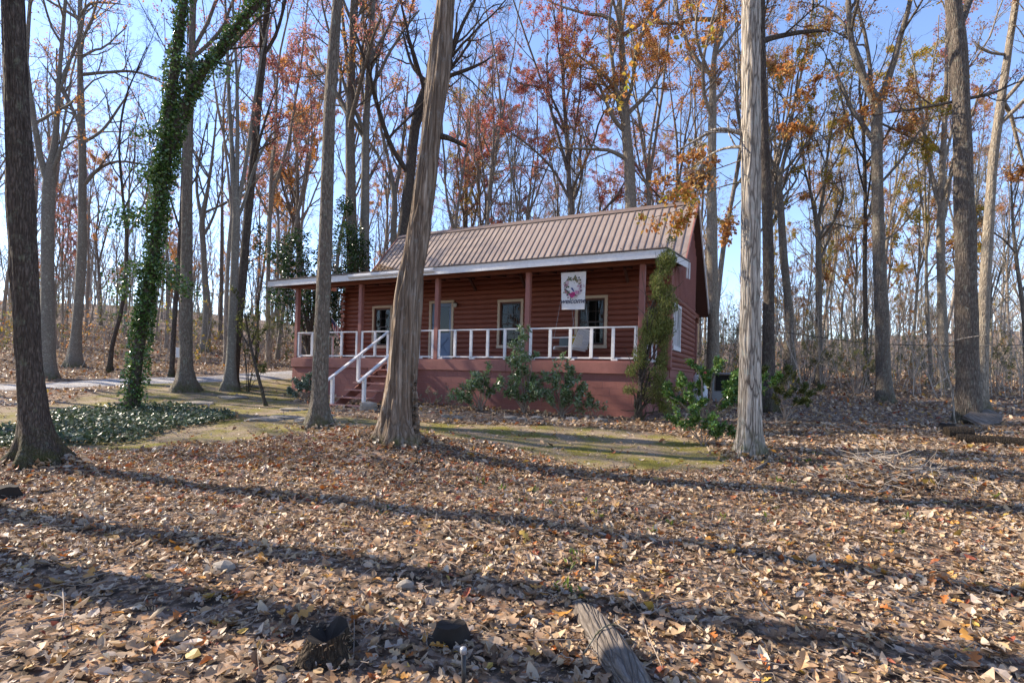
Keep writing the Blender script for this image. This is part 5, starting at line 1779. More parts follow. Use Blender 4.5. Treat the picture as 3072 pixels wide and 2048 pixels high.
leafy_mass('arborvitae', 'tall narrow leaning arborvitae in front of the right end of the porch', 'shrub', 13.1,
           [(2008, 735, 18, 24, .5), (2000, 790, 32, 36, 1.1), (1990, 850, 42, 45, 1.5), (1988, 915, 48, 45, 1.6), (1968, 975, 44, 45, 1.3), (2000, 985, 24, 50, .8), (1945, 1010, 36, 36, .8), (1935, 1070, 40, 38, .9), (1985, 1060, 26, 55, .8),
            (1912, 1120, 36, 30, .7), (1965, 1120, 38, 34, .8), (1890, 1165, 26, 24, .35), (1985, 1170, 32, 36, .6), (1950, 1180, 40, 36, .45), (1995, 1225, 26, 26, .3)], 21000, .075, 'arbor', 'needle', 93, (1914, 1262), .045, .26, 0.0, (0, 0, .8), 0.0)

# ivy on the ground under the ivy covered tree
rg = np.random.default_rng(95)
pp = np.array(IVYBED)
xx, yy = rg.uniform(pp[:, 0].min(), pp[:, 0].max(), 60000), rg.uniform(pp[:, 1].min(), pp[:, 1].max(), 60000)
k = inside(IVYBED, xx + (noise2(xx, yy, 1.2, 31) - .5) * .9, yy + (noise2(xx, yy, 1.2, 32) - .5) * .9) & (noise2(xx, yy, 1.6, 33) > .33)
xx, yy = xx[k][:12000], yy[k][:12000]
pos = np.stack([xx, yy, gz(xx, yy) + rg.uniform(.02, .13, len(xx))], -1)
PAL['groundivy'] = [(.07, .1, .05), (.045, .07, .03), (.11, .15, .08), (.16, .2, .13)]
MB().leaves(pos, rg.uniform(.05, .1, len(pos)), pal('groundivy', len(pos), rg), .75, .12, rg, flat=1.2).build('ground_ivy', M['ivy_leaf'], kind='stuff')

# ------------------------------------------------------------------ fallen leaves
def litter_leaves(mb, pos, L, rg, col, nst=5, lobed=False, aspect=.5, tilt=18, curl=1.0):
    N = len(pos)
    s_ = np.linspace(0, 1, nst)
    w = np.sin(np.pi * np.clip(s_ * .96 + .02, 0, 1)) ** .8
    if lobed:
        w = w * (.62 + .38 * np.cos(2 * np.pi * (s_ * 3 - .5))) + .04
    L = np.broadcast_to(L, (N,))
    asp = aspect * rg.uniform(.75, 1.25, N)
    ca, cb, tw = rg.uniform(-.12, .3, N) * curl, rg.uniform(-.25, .75, N) * curl, rg.normal(0, .35, N) * curl
    x = (s_[None, :, None] - .5) * L[:, None, None] * np.ones((1, 1, 3))
    e = np.array([-1.0, 0, 1.0])[None, None]
    y = e * w[None, :, None] * (L * asp / 2)[:, None, None]
    z = ca[:, None, None] * ((s_ - .5) ** 2 * 4)[None, :, None] * L[:, None, None] + cb[:, None, None] * np.abs(y) * 1.0 + tw[:, None, None] * y * (s_ - .5)[None, :, None] * 2
    v = np.stack([x, y, z], -1)
    yaw, t1, t2 = rg.uniform(0, 2 * np.pi, N), rg.normal(0, R(tilt), N), rg.normal(0, R(tilt), N)
    cy, sy = np.cos(yaw), np.sin(yaw)

    def rot(v, c, s, i, j):
        a, b = v[..., i].copy(), v[..., j].copy()
        v[..., i] = a * c[:, None, None] - b * s[:, None, None]
        v[..., j] = a * s[:, None, None] + b * c[:, None, None]
    rot(v, np.cos(t1), np.sin(t1), 0, 2)
    rot(v, np.cos(t2), np.sin(t2), 1, 2)
    rot(v, cy, sy, 0, 1)
    v[..., 2] -= v[..., 2].min((1, 2), keepdims=True) * .6
    v += pos[:, None, None, :]
    q = []
    for i in range(nst - 1):
        for j in range(2):
            a = i * 3 + j
            q.append((a, a + 1, a + 4, a + 3))
    f = np.array(q)[None] + (np.arange(N) * nst * 3)[:, None, None]
    mb.add(v.reshape(-1, 3), f.reshape(-1, 4), np.repeat(col, nst * 3, 0))


LIT = np.array([(.5, .36, .23), (.6, .455, .31), (.55, .4, .27), (.4, .255, .15), (.64, .51, .37), (.29, .17, .09), (.48, .3, .16), (.22, .13, .075), (.58, .405, .225), (.5, .4, .32)])
LIT_O = np.array([(.5, .17, .04), (.42, .13, .04), (.55, .27, .06), (.35, .1, .05)])
LIT_Y = np.array([(.55, .36, .08), (.5, .3, .1)])


def lit_col(n, rg, x=None, y=None):
    c = LIT[rg.integers(len(LIT), size=n)]
    t = rg.random(n)
    po = np.full(n, .09) if x is None else .06 + .26 * np.exp(-((x + 2.5) ** 2 / 18 + (y - 7.7) ** 2 / 3.0))
    c = np.where((t < po)[:, None], LIT_O[rg.integers(4, size=n)], c)
    c = np.where((t > .975)[:, None], LIT_Y[rg.integers(2, size=n)], c)
    return np.clip(c * rg.uniform(.72, 1.18, (n, 1)), .02, .7)


def scatter(n, rg, y0, y1, slope, add, keep):
    yy = np.sqrt(rg.uniform(y0 * y0, y1 * y1, n))
    xx = rg.uniform(-1, 1, n) * (slope * yy + add)
    k = keep(xx, yy)
    return xx[k], yy[k]


def no_leaf(x, y, stray=.05):
    r = np.random.default_rng(1).random(len(x))
    ok = ~inside(HOUSE_P, x, y) & (drive_dist(x, y) > 1.5 + (noise2(x, y, .8, 51) - .5) * .9)
    ym_ = yard_mask(x, y)
    iv = inside(IVYBED, x, y)
    return ok & ((~ym_ & ~iv) | (r < stray))


rg = np.random.default_rng(301)
mb = MB()
x, y = scatter(64000, rg, 1.6, 9, .98, 1.6, lambda x, y: no_leaf(x, y) & ((noise2(x, y, 1.3, 71) * .6 + noise2(x, y, 3.7, 72) * .4 > .4) | (np.random.default_rng(2).random(len(x)) < .5)))
z = gz(x, y) + rg.uniform(0, .025, len(x))
pos, c = np.stack([x, y, z], -1), lit_col(len(x), rg, x, y)
lob = rg.random(len(x)) < np.where(y < 5.0, .34, .08)
Ls = rg.gamma(5, .0108, len(x)).clip(.02, .125)
litter_leaves(mb, pos[~lob], Ls[~lob], rg, c[~lob], 4, False, .5, 20, 1.2)
litter_leaves(mb, pos[lob], Ls[lob] * 1.12, rg, c[lob], 10, True, .62, 17, 1.3)
mb.build('leaf_litter', M['litter'], kind='stuff')
mb = MB()
x, y = scatter(26000, rg, 9, 12.5, 1.0, 2.0, no_leaf)
z = gz(x, y) + rg.uniform(0, .03, len(x))
litter_leaves(mb, np.stack([x, y, z], -1), rg.gamma(5, .017, len(x)).clip(.04, .15), rg, lit_col(len(x), rg, x, y), 3, False, .55, 20)
mb.build('leaf_litter', M['litter'], kind='stuff')
x, y = scatter(110000, rg, 12.5, 46, 1.0, 2.0, no_leaf)
pos = np.stack([x, y, gz(x, y) + .02], -1)
MB().leaves(pos, (.085 + y * .0025) * rg.uniform(.6, 1.3, len(x)), lit_col(len(x), rg, x, y), .6, .2, rg, flat=.8).build('leaf_litter', M['litter'], kind='stuff')
# leaves caught round the feet of the nearest trunks
foot = [(o.location.x, o.location.y) for o in COL.objects if o.name.split('.')[0] in ('oak_tree', 'grey_barked_tree', 'white_barked_tree', 'big_oak_tree', 'dead_tree_trunk')]
mb = MB()
for fx, fy in foot:
    a, r_ = rg.uniform(0, 6.28, 170), np.abs(rg.normal(0, .28, 170)) + .16
    xx, yy = fx + np.cos(a) * r_, fy + np.sin(a) * r_
    litter_leaves(mb, np.stack([xx, yy, gz(xx, yy) + rg.uniform(.01, .11, 170) * np.exp(-r_ * 2)], -1), rg.uniform(.05, .12, 170), rg, lit_col(170, rg), 5, False, .55, 38, 1.4)
mb.build('leaf_litter', M['litter'], kind='stuff')
# crumbs and small bits between the leaves
x, y = scatter(42000, rg, 1.6, 8, .98, 1.5, no_leaf)
pos = np.stack([x, y, gz(x, y) + rg.uniform(0, .02, len(x))], -1)
MB().leaves(pos, rg.uniform(.012, .045, len(x)), lit_col(len(x), rg) * .85, .4, .2, rg, flat=.8).build('leaf_crumbs', M['litter'], kind='stuff')
x, y = scatter(14000, rg, 7.5, 19, .95, 1.0, lambda x, y: yard_mask(x, y) & (noise2(x, y, .8, 63) > .42) & ~inside(HOUSE_P, x, y))
pos = np.stack([x, y, gz(x, y) + .006], -1)
MB().leaves(pos, rg.uniform(.015, .06, len(x)), lit_col(len(x), rg), .4, .2, rg, flat=1.2).build('leaf_crumbs', M['litter'], kind='stuff')
# the nearest, largest leaves one by one
shapes = []
for k in range(12):
    b = MB()
    lobed = k % 3 != 2
    col = [LIT[0], LIT[1], LIT[9], LIT[3], LIT_O[0], LIT[4], LIT[5], LIT_O[2], LIT[2], LIT[8], LIT[7], LIT[6]][k]
    litter_leaves(b, np.zeros((1, 3)), np.array([.14 if lobed else .115]), rg, np.array([col]), 10 if lobed else 7, lobed, .66 if lobed else .5, 8, 1.0)
    shapes.append(b.mesh('fallen_leaf', M['litter'], True))
STUMPS = [on_ground(985, 1962), on_ground(1352, 1925), on_ground(1790, 1900)]
x, y = scatter(1000, rg, 2.3, 5.2, .96, .2, lambda x, y: no_leaf(x, y) & np.all([np.hypot(x - q[0], y - q[1]) > .24 for q in STUMPS], 0))
for i in range(290):
    o = link('fallen_leaf', shapes[rg.integers(12)], ground, loc=(x[i], y[i], gz1(x[i], y[i]) + .035))
    s_ = rg.uniform(.5, 1.05)
    o.scale = (s_, s_ * rg.uniform(.85, 1.1), s_)
    o.rotation_euler = (rg.normal(0, .2), rg.normal(0, .2), rg.uniform(0, 6.28))
# leaves lying on the roof
pr = []
for (u0, u1, v0, v1, n_) in ((-12.1, -9.0, 2.3, 3.75, 1700), (-8.8, -3.0, 2.55, 3.0, 90), (-13.5, .5, -.3, 2.6, 160), (-3.2, .5, 2.6, 3.2, 60)):
    u_ = u0 + (u1 - u0) * rg.random(n_) ** (1.5 if n_ > 1000 else 1)
    v_ = v0 + (v1 - v0) * rg.random(n_) * ((1 - (u_ - u0) / (u1 - u0)) ** .5 if n_ > 1000 else 1)
    w_ = np.maximum(2.82 + (v_ + .44) * .106, EAVE_W + (v_ - EAVE_V) * (RIDGE_W - EAVE_W) / (RIDGE_V - EAVE_V) + .04) + rg.random(n_) * (.1 if n_ > 1000 else .03) + (.02)
    pr.append(np.array([H(a, b, c_) for a, b, c_ in zip(u_, v_, w_)]))
pr = np.concatenate(pr)
mb = MB()
litter_leaves(mb, pr, rg.uniform(.07, .14, len(pr)), rg, lit_col(len(pr), rg) * .8, 3, False, .55, 25)
mb.build('roof_leaves', M['litter'], kind='stuff')
# small twigs lying about
x, y = scatter(3200, rg, 1.8, 14, .98, 1.0, no_leaf)
n = len(x)
a, L = rg.uniform(0, 6.28, n), rg.gamma(2.2, .09, n)
d = np.stack([np.cos(a), np.sin(a)], -1)
P = np.zeros((n, 4, 3))
for k in range(4):
    xx, yy = x + d[:, 0] * L * (k - 1.5) / 3, y + d[:, 1] * L * (k - 1.5) / 3
    P[:, k] = np.stack([xx + rg.normal(0, .012, n), yy + rg.normal(0, .012, n), gz(xx, yy) + .035 + rg.uniform(0, .03, n)], -1)
MB().tubes(P, np.linspace(1, .5, 4)[None] * rg.uniform(.0015, .005, n)[:, None], 4).build('twig_litter', M['twig'], kind='stuff')
# small green plants coming through the leaves
x, y = scatter(130, rg, 2.2, 9, .95, .3, lambda x, y: no_leaf(x, y, 0) & (noise2(x, y, .7, 61) > .5))
pos = np.repeat(np.stack([x, y, gz(x, y) + .02], -1), 9, 0) + rg.normal(0, .03, (len(x) * 9, 3)) * np.array([1, 1, .5])
MB().leaves(pos, rg.uniform(.03, .08, len(pos)), pal('yellowgreen', len(pos), rg), .35, .2, rg, adir=np.tile((0, 0, .7), (len(pos), 1)) + rg.normal(0, .6, (len(pos), 3))).build('small_weeds', M['leaf'], kind='stuff')
x, y = scatter(16000, rg, 7.5, 19, .95, 1.0, lambda x, y: yard_mask(x, y) & (noise2(x, y, 1.1, 62) > .42) & ~inside(HOUSE_P, x, y) & (drive_dist(x, y) > 1.3))
pos = np.stack([x, y, gz(x, y)], -1)
MB().leaves(pos, rg.uniform(.015, .045, len(pos)), pal('yellowgreen', len(pos), rg) * np.array([1.15, .9, .8]), .25, .2, rg, adir=np.tile((0, 0, .8), (len(pos), 1)) + rg.normal(0, .5, (len(pos), 3))).build('moss_tufts', M['leaf'], kind='stuff')

# the orange leafed twig that hangs over the roof end
def spray(name, label, cat, paths, n, D, palette, lsize, seed, mat='bark_buff'):
    rg = np.random.default_rng(seed)
    o3 = at(*paths[0][0][:2], D)
    root = link(name, None, None, label, cat, loc=o3)
    P, Rr = [], []
    for pa in paths:
        rows = [(*(at(x, y, D + dd) - o3), w) for x, y, w, dd in pa]
        rs_ = resample(rows, 10)
        P.append(rs_[:, :3])
        Rr.append(rs_[:, 3])
    P, Rr = np.array(P), np.array(Rr)
    b1, r1 = grow(P, Rr, 9, .25, 1, .28, 42, -.05, .15, 5, .6, rg, .8, .5, .003)
    b2, r2 = grow(b1, r1, 4, .2, 1, .6, 42, -.1, .15, 4, .6, rg, .4, .5, .002)
    MB().tubes(P, Rr, 6).tubes(b1, r1, 4).tubes(b2, r2, 3).build('twigs', M[mat], root)
    idx = rg.integers(len(b2), size=n)
    pos, _, _ = path_at(b2, r2, idx, rg.uniform(.3, 1, n))
    pl = [palette] if isinstance(palette, str) else palette
    col = np.concatenate([pal(q, n // len(pl) + 1, rg) for q in pl])[:n]
    MB().leaves(pos + rg.normal(0, .04, (n, 3)), lsize * rg.uniform(.7, 1.25, n), col, .6, .22, rg, droop=.5).build('foliage', M['leaf'], root)
    return root


spray('orange_branch', 'low drooping branch of orange leaves hanging in front of the right end of the roof', 'branch',
      [[(2225, 545, .012, 0), (2150, 565, .01, .2), (2090, 600, .008, .3), (2010, 640, .006, .3), (1935, 655, .004, .2)], [(2150, 565, .008, .2), (2080, 575, .006, 0), (2000, 600, .005, -.1)], [(2090, 600, .006, .3), (2060, 650, .005, .3), (2030, 690, .003, .3)]], 520, 9.0, ['orange', 'yellow', 'orange'], .085, 120)
spray('rusty_branch', 'layered branch of rusty leaves left of the pale hickory above the roof end', 'branch',
      [[(2225, 480, .012, 0), (2170, 500, .01, .3), (2110, 520, .008, .4), (2030, 540, .006, .4), (1960, 545, .004, .4)], [(2225, 600, .01, 0), (2190, 640, .008, .1), (2170, 720, .006, .1)], [(2170, 500, .008, .3), (2120, 470, .006, .5), (2060, 475, .004, .5)]], 620, 9.6, ['rust', 'orange', 'rust'], .085, 121)
spray('beech_branch', 'branch of golden brown leaves just right of the pale hickory high up', 'branch',
      [[(2290, 330, .012, 0), (2340, 300, .01, .2), (2400, 270, .008, .3), (2460, 230, .005, .3)], [(2295, 240, .01, 0), (2350, 210, .008, .4), (2420, 190, .005, .5)], [(2300, 420, .01, 0), (2360, 390, .007, .2), (2420, 380, .004, .3)]], 700, 13.5, ['rust', 'orange', 'rust'], .11, 122)
spray('high_maple_branch', 'thin overhanging twigs with large yellow leaves at the top right of centre', 'branch',
      [[(1650, 190, .008, 0), (1730, 165, .007, .1), (1800, 130, .006, .2), (1880, 110, .005, .2), (1990, 60, .004, .3), (2100, 20, .003, .3)], [(1880, 110, .005, .2), (1900, 230, .004, .2), (1840, 310, .003, .2)], [(1990, 60, .004, .3), (2080, 120, .003, .3), (2160, 110, .003, .3)]], 130, 8.0, ['yellow', 'orange'], .1, 123)

# ------------------------------------------------------------------ things on and round the porch
def on_cabin(o, u, v, w, rz=0.0):
    o.location = H(u, v, w)
    o.rotation_euler = (0, 0, rz - YAW)
    return o


# welcome banner hung from the beam
ban = on_cabin(link('welcome_banner', None, None, 'white banner with a flower wreath and the word welcome hanging from the porch beam', 'banner'), -1.87, -.07, 2.42)
nx_, nz_ = 9, 13
v, f = [], []
for j in range(nz_):
    for i in range(nx_):
        t = i / (nx_ - 1) - .5
        zz_ = j / (nz_ - 1)
        wd = .73 - .06 * zz_
        v.append((t * wd + .015 * zz_, .012 * math.sin(t * 9 + zz_) * zz_, -1.03 * zz_ - .015 * t))
k = (np.arange(nz_ - 1)[:, None] * nx_ + np.arange(nx_ - 1)[None]).ravel()
q = np.stack([k, k + nx_, k + nx_ + 1, k + 1], -1)
v = np.array(v)
mb = MB().add(v, q)
mb.add(v + np.array([0, .004, 0]), q[:, ::-1])
mb.build('cloth', M['cloth_white'], ban, True)
MB().tubes([[(-.4, .0, .005), (.4, .0, .005)]], [[.012, .012]], 8, cap=True).build('rod', M['metal_black'], ban)
rg = np.random.default_rng(9)
mb = MB()


def disc(cx, cz, r, col, y=-.016, n=7):
    a = np.linspace(0, 6.283, n, endpoint=False) + rg.random() * 6
    rr = r * rg.uniform(.75, 1.2, n)
    vv = np.concatenate([[(cx, y, cz)], np.stack([cx + rr * np.cos(a), np.full(n, y), cz + rr * np.sin(a)], -1)])
    mb.add(vv, [(0, i + 1, (i + 1) % n + 1) for i in range(n)], col)


FC = [(.45, .12, .2), (.55, .3, .36), (.5, .4, .42), (.1, .14, .08), (.16, .18, .1), (.06, .08, .1), (.6, .5, .5), (.25, .1, .14), (.3, .2, .12)]
for i in range(150):
    a = rg.random() * 6.283
    rr = .215 + rg.normal(0, .035)
    top_ = math.sin(a) > .55
    disc(math.cos(a) * rr * 1.05, -.42 + math.sin(a) * rr * 1.1, rg.uniform(.012, .034), FC[rg.choice([3, 4, 5, 8, 3] if top_ else range(9))], -.016 - i * 1e-5)
for (cx, cz, r, c) in ((-.005, -.62, .085, (.55, .05, .2)), (-.02, -.615, .05, (.65, .15, .32)), (.12, -.56, .055, (.6, .3, .4)), (.12, -.56, .02, (.5, .06, .25)), (-.17, -.28, .05, (.6, .45, .48)), (.2, -.48, .035, (.55, .35, .4)), (.18, -.28, .04, (.6, .5, .42))):
    disc(cx, cz, r, c, -.019, 12)
# a small blue bird in the wreath
bird = np.array([(-.045, -.44), (-.02, -.425), (.0, -.45), (.03, -.5), (.05, -.56), (.025, -.545), (.0, -.52), (-.025, -.49), (-.06, -.455)])
mb.build('wreath_print', M['print'], ban)
MB().add([(x_, -.021, z_) for x_, z_ in bird], [tuple(range(len(bird)))[::-1]], (.05, .07, .2)).build('bird_print', M['print'], ban)
fc = bpy.data.curves.new('welcome_lettering', 'FONT')
fc.body = 'welcome'
fc.size = .2
fc.shear = .35
fc.align_x = 'CENTER'
fc.extrude = .0015
fc.offset = .0025
fc.materials.append(M['ink'])
tmp = bpy.data.objects.new('lettering', fc)
COL.objects.link(tmp)
bpy.context.view_layer.update()
me_ = bpy.data.meshes.new_from_object(tmp.evaluated_get(bpy.context.evaluated_depsgraph_get()))
bpy.data.objects.remove(tmp)
bpy.data.curves.remove(fc)
link('lettering', me_, ban, loc=(.005, -.018, -.86), rot=(R(90), 0, 0))

# swing
sw_ = on_cabin(link('porch_swing', None, None, 'white slatted porch swing hanging at the right end of the porch', 'swing'), -2.0, .95, .36, 0)
SL = .62
MB().box(-.58, -.535, -SL, SL, -.04, .03).box(-.08, -.03, -SL, SL, -.04, .03).build('seat_rail', M['white'], sw_)
for i in range(6):
    x_ = -.56 + i * .085
    MB().bbox(x_, x_ + .07, -SL, SL, .031, .05, .003).build('seat_slat', M['white'], sw_)
for s_ in (0, 1):
    a_ = (-.03 + .2 * s_ + .03, .04 + .52 * s_)
    MB().beam((a_[0], -SL - .01, a_[1]), (a_[0], SL + .01, a_[1]), .055, .04, (.3, 0, 1)).build('back_rail', M['white'], sw_)
for i in range(12):
    y_ = -SL + .04 + i * (2 * SL - .08) / 11
    MB().beam((-.005, y_, .05), (.195, y_, .55), .045, .014, (1, 0, -.35)).build('back_slat', M['white'], sw_)
for s_ in (-1, 1):
    MB().beam((-.6, s_ * SL, .29), (.1, s_ * SL, .30), .07, .03).beam((-.55, s_ * SL, .0), (-.55, s_ * SL, .275), .045, .045).beam((-.1, s_ * SL, .0), (-.1, s_ * SL, .28), .04, .04).build('arm_rest', M['white'], sw_)
    for x_ in (-.55, .08):
        n_ = 60
        zz_ = np.linspace(.3, 2.36, n_)
        P = np.stack([np.linspace(x_, -.2, n_), np.full(n_, s_ * (SL + .02)), zz_], -1)
        MB().tubes(P[None], (.004 + .003 * (np.arange(n_) % 2))[None], 5).build('chain', M['steel'], sw_)


def cushion(name, label, u, v, w, size, mat, tilt, rz=0.0):
    n = 9
    g = np.linspace(-1, 1, n)
    a, b = np.meshgrid(g, g)
    h = .5 * size * .32 * np.sqrt(np.clip((1 - a ** 4) * (1 - b ** 4), 0, 1))
    pin = 1 - .06 * (a ** 2 * b ** 2)
    P = np.stack([a * size / 2 * pin, b * size / 2 * pin, h], -1).reshape(-1, 3)
    k = (np.arange(n - 1)[:, None] * n + np.arange(n - 1)[None]).ravel()
    q = np.stack([k, k + 1, k + n + 1, k + n], -1)
    mb = MB().add(P, q).add(P * np.array([1, 1, -1]), q[:, ::-1])
    o = mb.build(name, M[mat], None, True, label=label, cat='cushion')
    o.location = H(u, v, w)
    o.rotation_euler = (R(tilt), 0, rz - YAW)
    return o


cushion('yellow_cushion', 'mustard yellow cushion propped on the porch swing', -2.28, 1.38, .62, .42, 'yellow', 75)
cushion('grey_cushion', 'dark grey cushion beside the yellow one on the porch swing', -2.62, 1.42, .6, .4, 'grey_cloth', 70, .2)

# small flag at the left corner of the wall
fl = on_cabin(link('small_flag', None, None, 'small striped flag on a slanting pole at the left corner of the log wall', 'flag'), -12.2, 1.9, 1.05)
MB().tubes([[(0, 0, 0), (-.36, -.3, .62)]], [[.011, .009]], 7, cap=True).build('pole', M['white'], fl)
cols = {0: 'stripe_red', 1: 'white'}
M['stripe_red'] = mat_plain('flag_red', (.42, .07, .07), .8)
M['flag_blue'] = mat_plain('flag_blue', (.06, .07, .16), .8)
p0, pd_ = np.array([-.12, -.1, .2]), np.array([-.22, -.185, .38])
for s_ in range(7):
    b = MB()
    aa, bb = s_ / 7, (s_ + .985) / 7
    P = []
    for t in np.linspace(0, 1, 6):
        for e in (aa, bb):
            q_ = p0 + pd_ * e + np.array([.12 * t * .6, .02 * math.sin(t * 7), -.5 * t * (1 - .1 * e)])
            P.append(q_)
    b.add(P, [(2 * i, 2 * i + 1, 2 * i + 3, 2 * i + 2) for i in range(5)])
    b.build('stripe', M['stripe_red' if s_ % 2 == 0 else 'white'], fl)
b = MB()
P = []
for t in np.linspace(-.02, .42, 3):
    for e in (.45, 1.02):
        P.append(p0 + pd_ * e + np.array([.12 * t * .6 - .004, .02 * math.sin(t * 7) - .012, -.5 * t * (1 - .1 * e)]))
b.add(P, [(2 * i, 2 * i + 1, 2 * i + 3, 2 * i + 2) for i in range(2)]).build('canton', M['flag_blue'], fl)

# heat pump, tank and meter by the gable wall
hv = on_cabin(link('heat_pump', None, None, 'grey metal heat pump cabinet with a dark opening beside the gable wall', 'heat pump'), 1.75, 5.3, -1.35)
mb = MB()
for (x_, y_) in ((-.5, -.45), (.45, -.45), (-.5, .4), (.45, .4)):
    mb.bbox(x_, x_ + .06, y_, y_ + .06, 0, 1.12)
mb.bbox(-.5, .51, -.45, .46, 0, .1).bbox(-.44, .45, -.44, .45, .1, .56)
mb.build('cabinet', M['grey_paint'], hv)
MB().bbox(-.54, .55, -.5, .5, 1.121, 1.17, .01).build('lid', M['steel'], hv)
MB().box(-.4, .4, -.35, .35, .58, 1.1).build('coil', M['dark'], hv)
for i in range(9):
    MB().box(-.44, .45, -.435, -.425, .6 + i * .057, .607 + i * .057).build('louvre', M['metal_black'], hv)
tk = on_cabin(link('gas_tank', None, None, 'white upright gas cylinder standing between the gable wall and the heat pump', 'gas tank'), 1.05, 3.55, -1.4)
MB().lathe([(.001, 0), (.2, 0), (.22, .03), (.22, 1.0), (.2, 1.1), (.14, 1.17), (.05, 1.2), (.001, 1.2)], 20).build('cylinder', M['tank_white'], tk, True)
MB().lathe([(.09, 1.16), (.09, 1.28), (.08, 1.28), (.08, 1.17)], 14).lathe([(.001, 1.19), (.03, 1.19), (.03, 1.25), (.001, 1.26)], 8).build('valve_collar', M['tank_white'], tk, True)
gm = on_cabin(link('gas_meter', None, None, 'small pale grey gas meter with pipes on the block wall under the gable', 'meter'), .52, 2.75, -.72)
MB().bbox(-.06, .09, -.13, .13, -.14, .1, .03).build('meter_body', M['steel'], gm)
MB().lathe([(.001, .0), (.07, .0), (.07, .03), (.001, .035)], 14).build('dial', M['tank_white'], gm, loc=(.09, 0, 0), rot=(0, R(90), 0))
MB().tubes([[(0, -.1, .08), (0, -.1, .2), (-.08, -.1, .24), (-.14, -.1, .24)], [(0, .1, .08), (0, .1, .2), (0, .16, .24), (0, .16, -.7)]], [[.018] * 4] * 2, 7).build('pipe', M['steel'], gm)

# power cable from the cabin into the woods at right
pts = [(2100, 985, 22), (2330, 995, 21), (2480, 1014, 20), (2620, 1030, 19.6), (2800, 1036, 17), (2960, 1036, 15.5), (3120, 1034, 14.5)]
rows = [(*at(x_, y_, d_), .012) for x_, y_, d_ in pts]
rs_ = resample(rows, 40)
tag(MB().tubes(rs_[None, :, :3], rs_[None, :, 3], 5).build('power_cable', M['metal_black'], None, True), 'thin dark cable strung level through the trees at right', 'cable')
# narrow white board on a trunk
wb = at(533, 1057, 17.0)
tag(MB().bbox(-.05, .05, -.012, .012, -.16, .16, .004).build('white_board', M['white'], None, loc=wb, rot=(0, 0, .3)), 'narrow white board fixed to the mossy rooted bare tree', 'board')

# ------------------------------------------------------------------ things lying on the ground
def stone(name, label, px, py, wx, hz, seed, group=None, cat='stone', mat='stone', flat=False, p=None):
    rg = np.random.default_rng(seed)
    q = spot(px, py) if p is None else np.array(p)
    th, ph = np.meshgrid(np.linspace(0, 2 * np.pi, 12, endpoint=False), np.linspace(-1, 1, 7))
    rr = np.sqrt(np.clip(1 - np.abs(ph) ** (4 if flat else 2.4), 0, 1))
    v = np.stack([np.cos(th) * rr, np.sin(th) * rr, ph], -1).reshape(-1, 3)
    n_ = vnoise(v * 1.3 + seed) * .5 + vnoise(v * 3 + seed) * .2
    v = v * (.65 + n_)[:, None] * np.array([wx / 2, wx / 2 * rg.uniform(.55, .8), hz / 2])
    k = (np.arange(6)[:, None] * 12 + np.arange(12)[None])
    kn = np.arange(6)[:, None] * 12 + (np.arange(12)[None] + 1) % 12
    f = np.stack([k, kn, kn + 12, k + 12], -1).reshape(-1, 4)
    return MB().add(v, f).build(name, M[mat], None, False, label=label, cat=cat, group=group, loc=q + np.array([0, 0, hz * .18]), rot=(0, 0, rg.uniform(-.5, .5)))


for i in range(8):
    px = (1335, 1372, 1530, 1566, 1612, 1668, 1715, 1800)[i]
    stone('edging_stone', 'rough grey field stone edging the planting bed in front of the block wall', px, 1252 + .028 * (px - 1330) + random.uniform(-3, 3), random.uniform(.24, .42), random.uniform(.08, .13), 300 + i, 'stones edging the planting bed')
for i, (px, py, w_) in enumerate(((800, 1262, .8), (860, 1256, .75), (925, 1262, .6), (880, 1232, .7), (965, 1248, .6), (700, 1195, .9), (600, 1212, .8), (760, 1160, .7))):
    stone('stepping_stone', 'flat stepping stone set in the moss left of the porch steps', px, py, w_, .12, 330 + i, 'stepping stones in the moss', flat=True)
stone('mossy_rock', 'pale rounded rock at the foot of the right handrail post', 1104, 1232, .5, .38, 345, cat='rock')
stone('yellow_leaved_rock', 'small buff stone lying on the leaves at lower left of centre', 672, 1716, .18, .1, 346, cat='rock')
stone('buff_stone', 'small rounded buff stone in the leaves above the mossy stump', 1218, 1768, .12, .09, 347, cat='stone')


def stump(label, px, py, r, h, seed, mat='rot', lean=.0, mossy=False):
    q = spot(px, py)
    root = link('stump', None, None, label, 'stump', loc=q)
    path = resample([(0, 0, 0, r * 1.1), (lean * .5, 0, h * .5, r), (lean, 0, h, r * .92)], 12)
    mb = MB()
    v = trunk_mesh(mb, path, 18, .2, .02, .5, 4, seed, 7, 6, .1)
    jag = vnoise(np.stack([np.cos(np.arange(18) * .349) * 2 + seed, np.sin(np.arange(18) * .349) * 2, np.zeros(18)], -1)) - .5
    mb.V[0].reshape(-1, 18, 3)[-3:, :, 2] += (jag * h * (.7 if mossy else .2))[None] * np.array([.35, .7, 1.0])[:, None]
    v = mb.V[0].reshape(-1, 18, 3)
    mb.build('trunk', M[mat], root, True)
    top = v[-1]
    c = top.mean(0) - np.array([0, 0, h * (.6 if mossy else .04)])
    MB().add(np.vstack([top, c[None]]), [(i, (i + 1) % 18, 18) for i in range(18)]).build('cut_top', M['soil'], root)
    if mossy:
        rg = np.random.default_rng(int(seed * 10))
        a = rg.uniform(0, 6.28, 160)
        t = rg.random(160)
        pos = np.stack([np.cos(a) * r * 1.05, np.sin(a) * r * 1.05, t * h], -1)
        MB().leaves(pos, rg.uniform(.015, .04, 160), LIT[rg.integers(10, size=160)] * .7, .4, .2, rg, flat=.4).build('moss_crust', M['litter'], root)
    return root


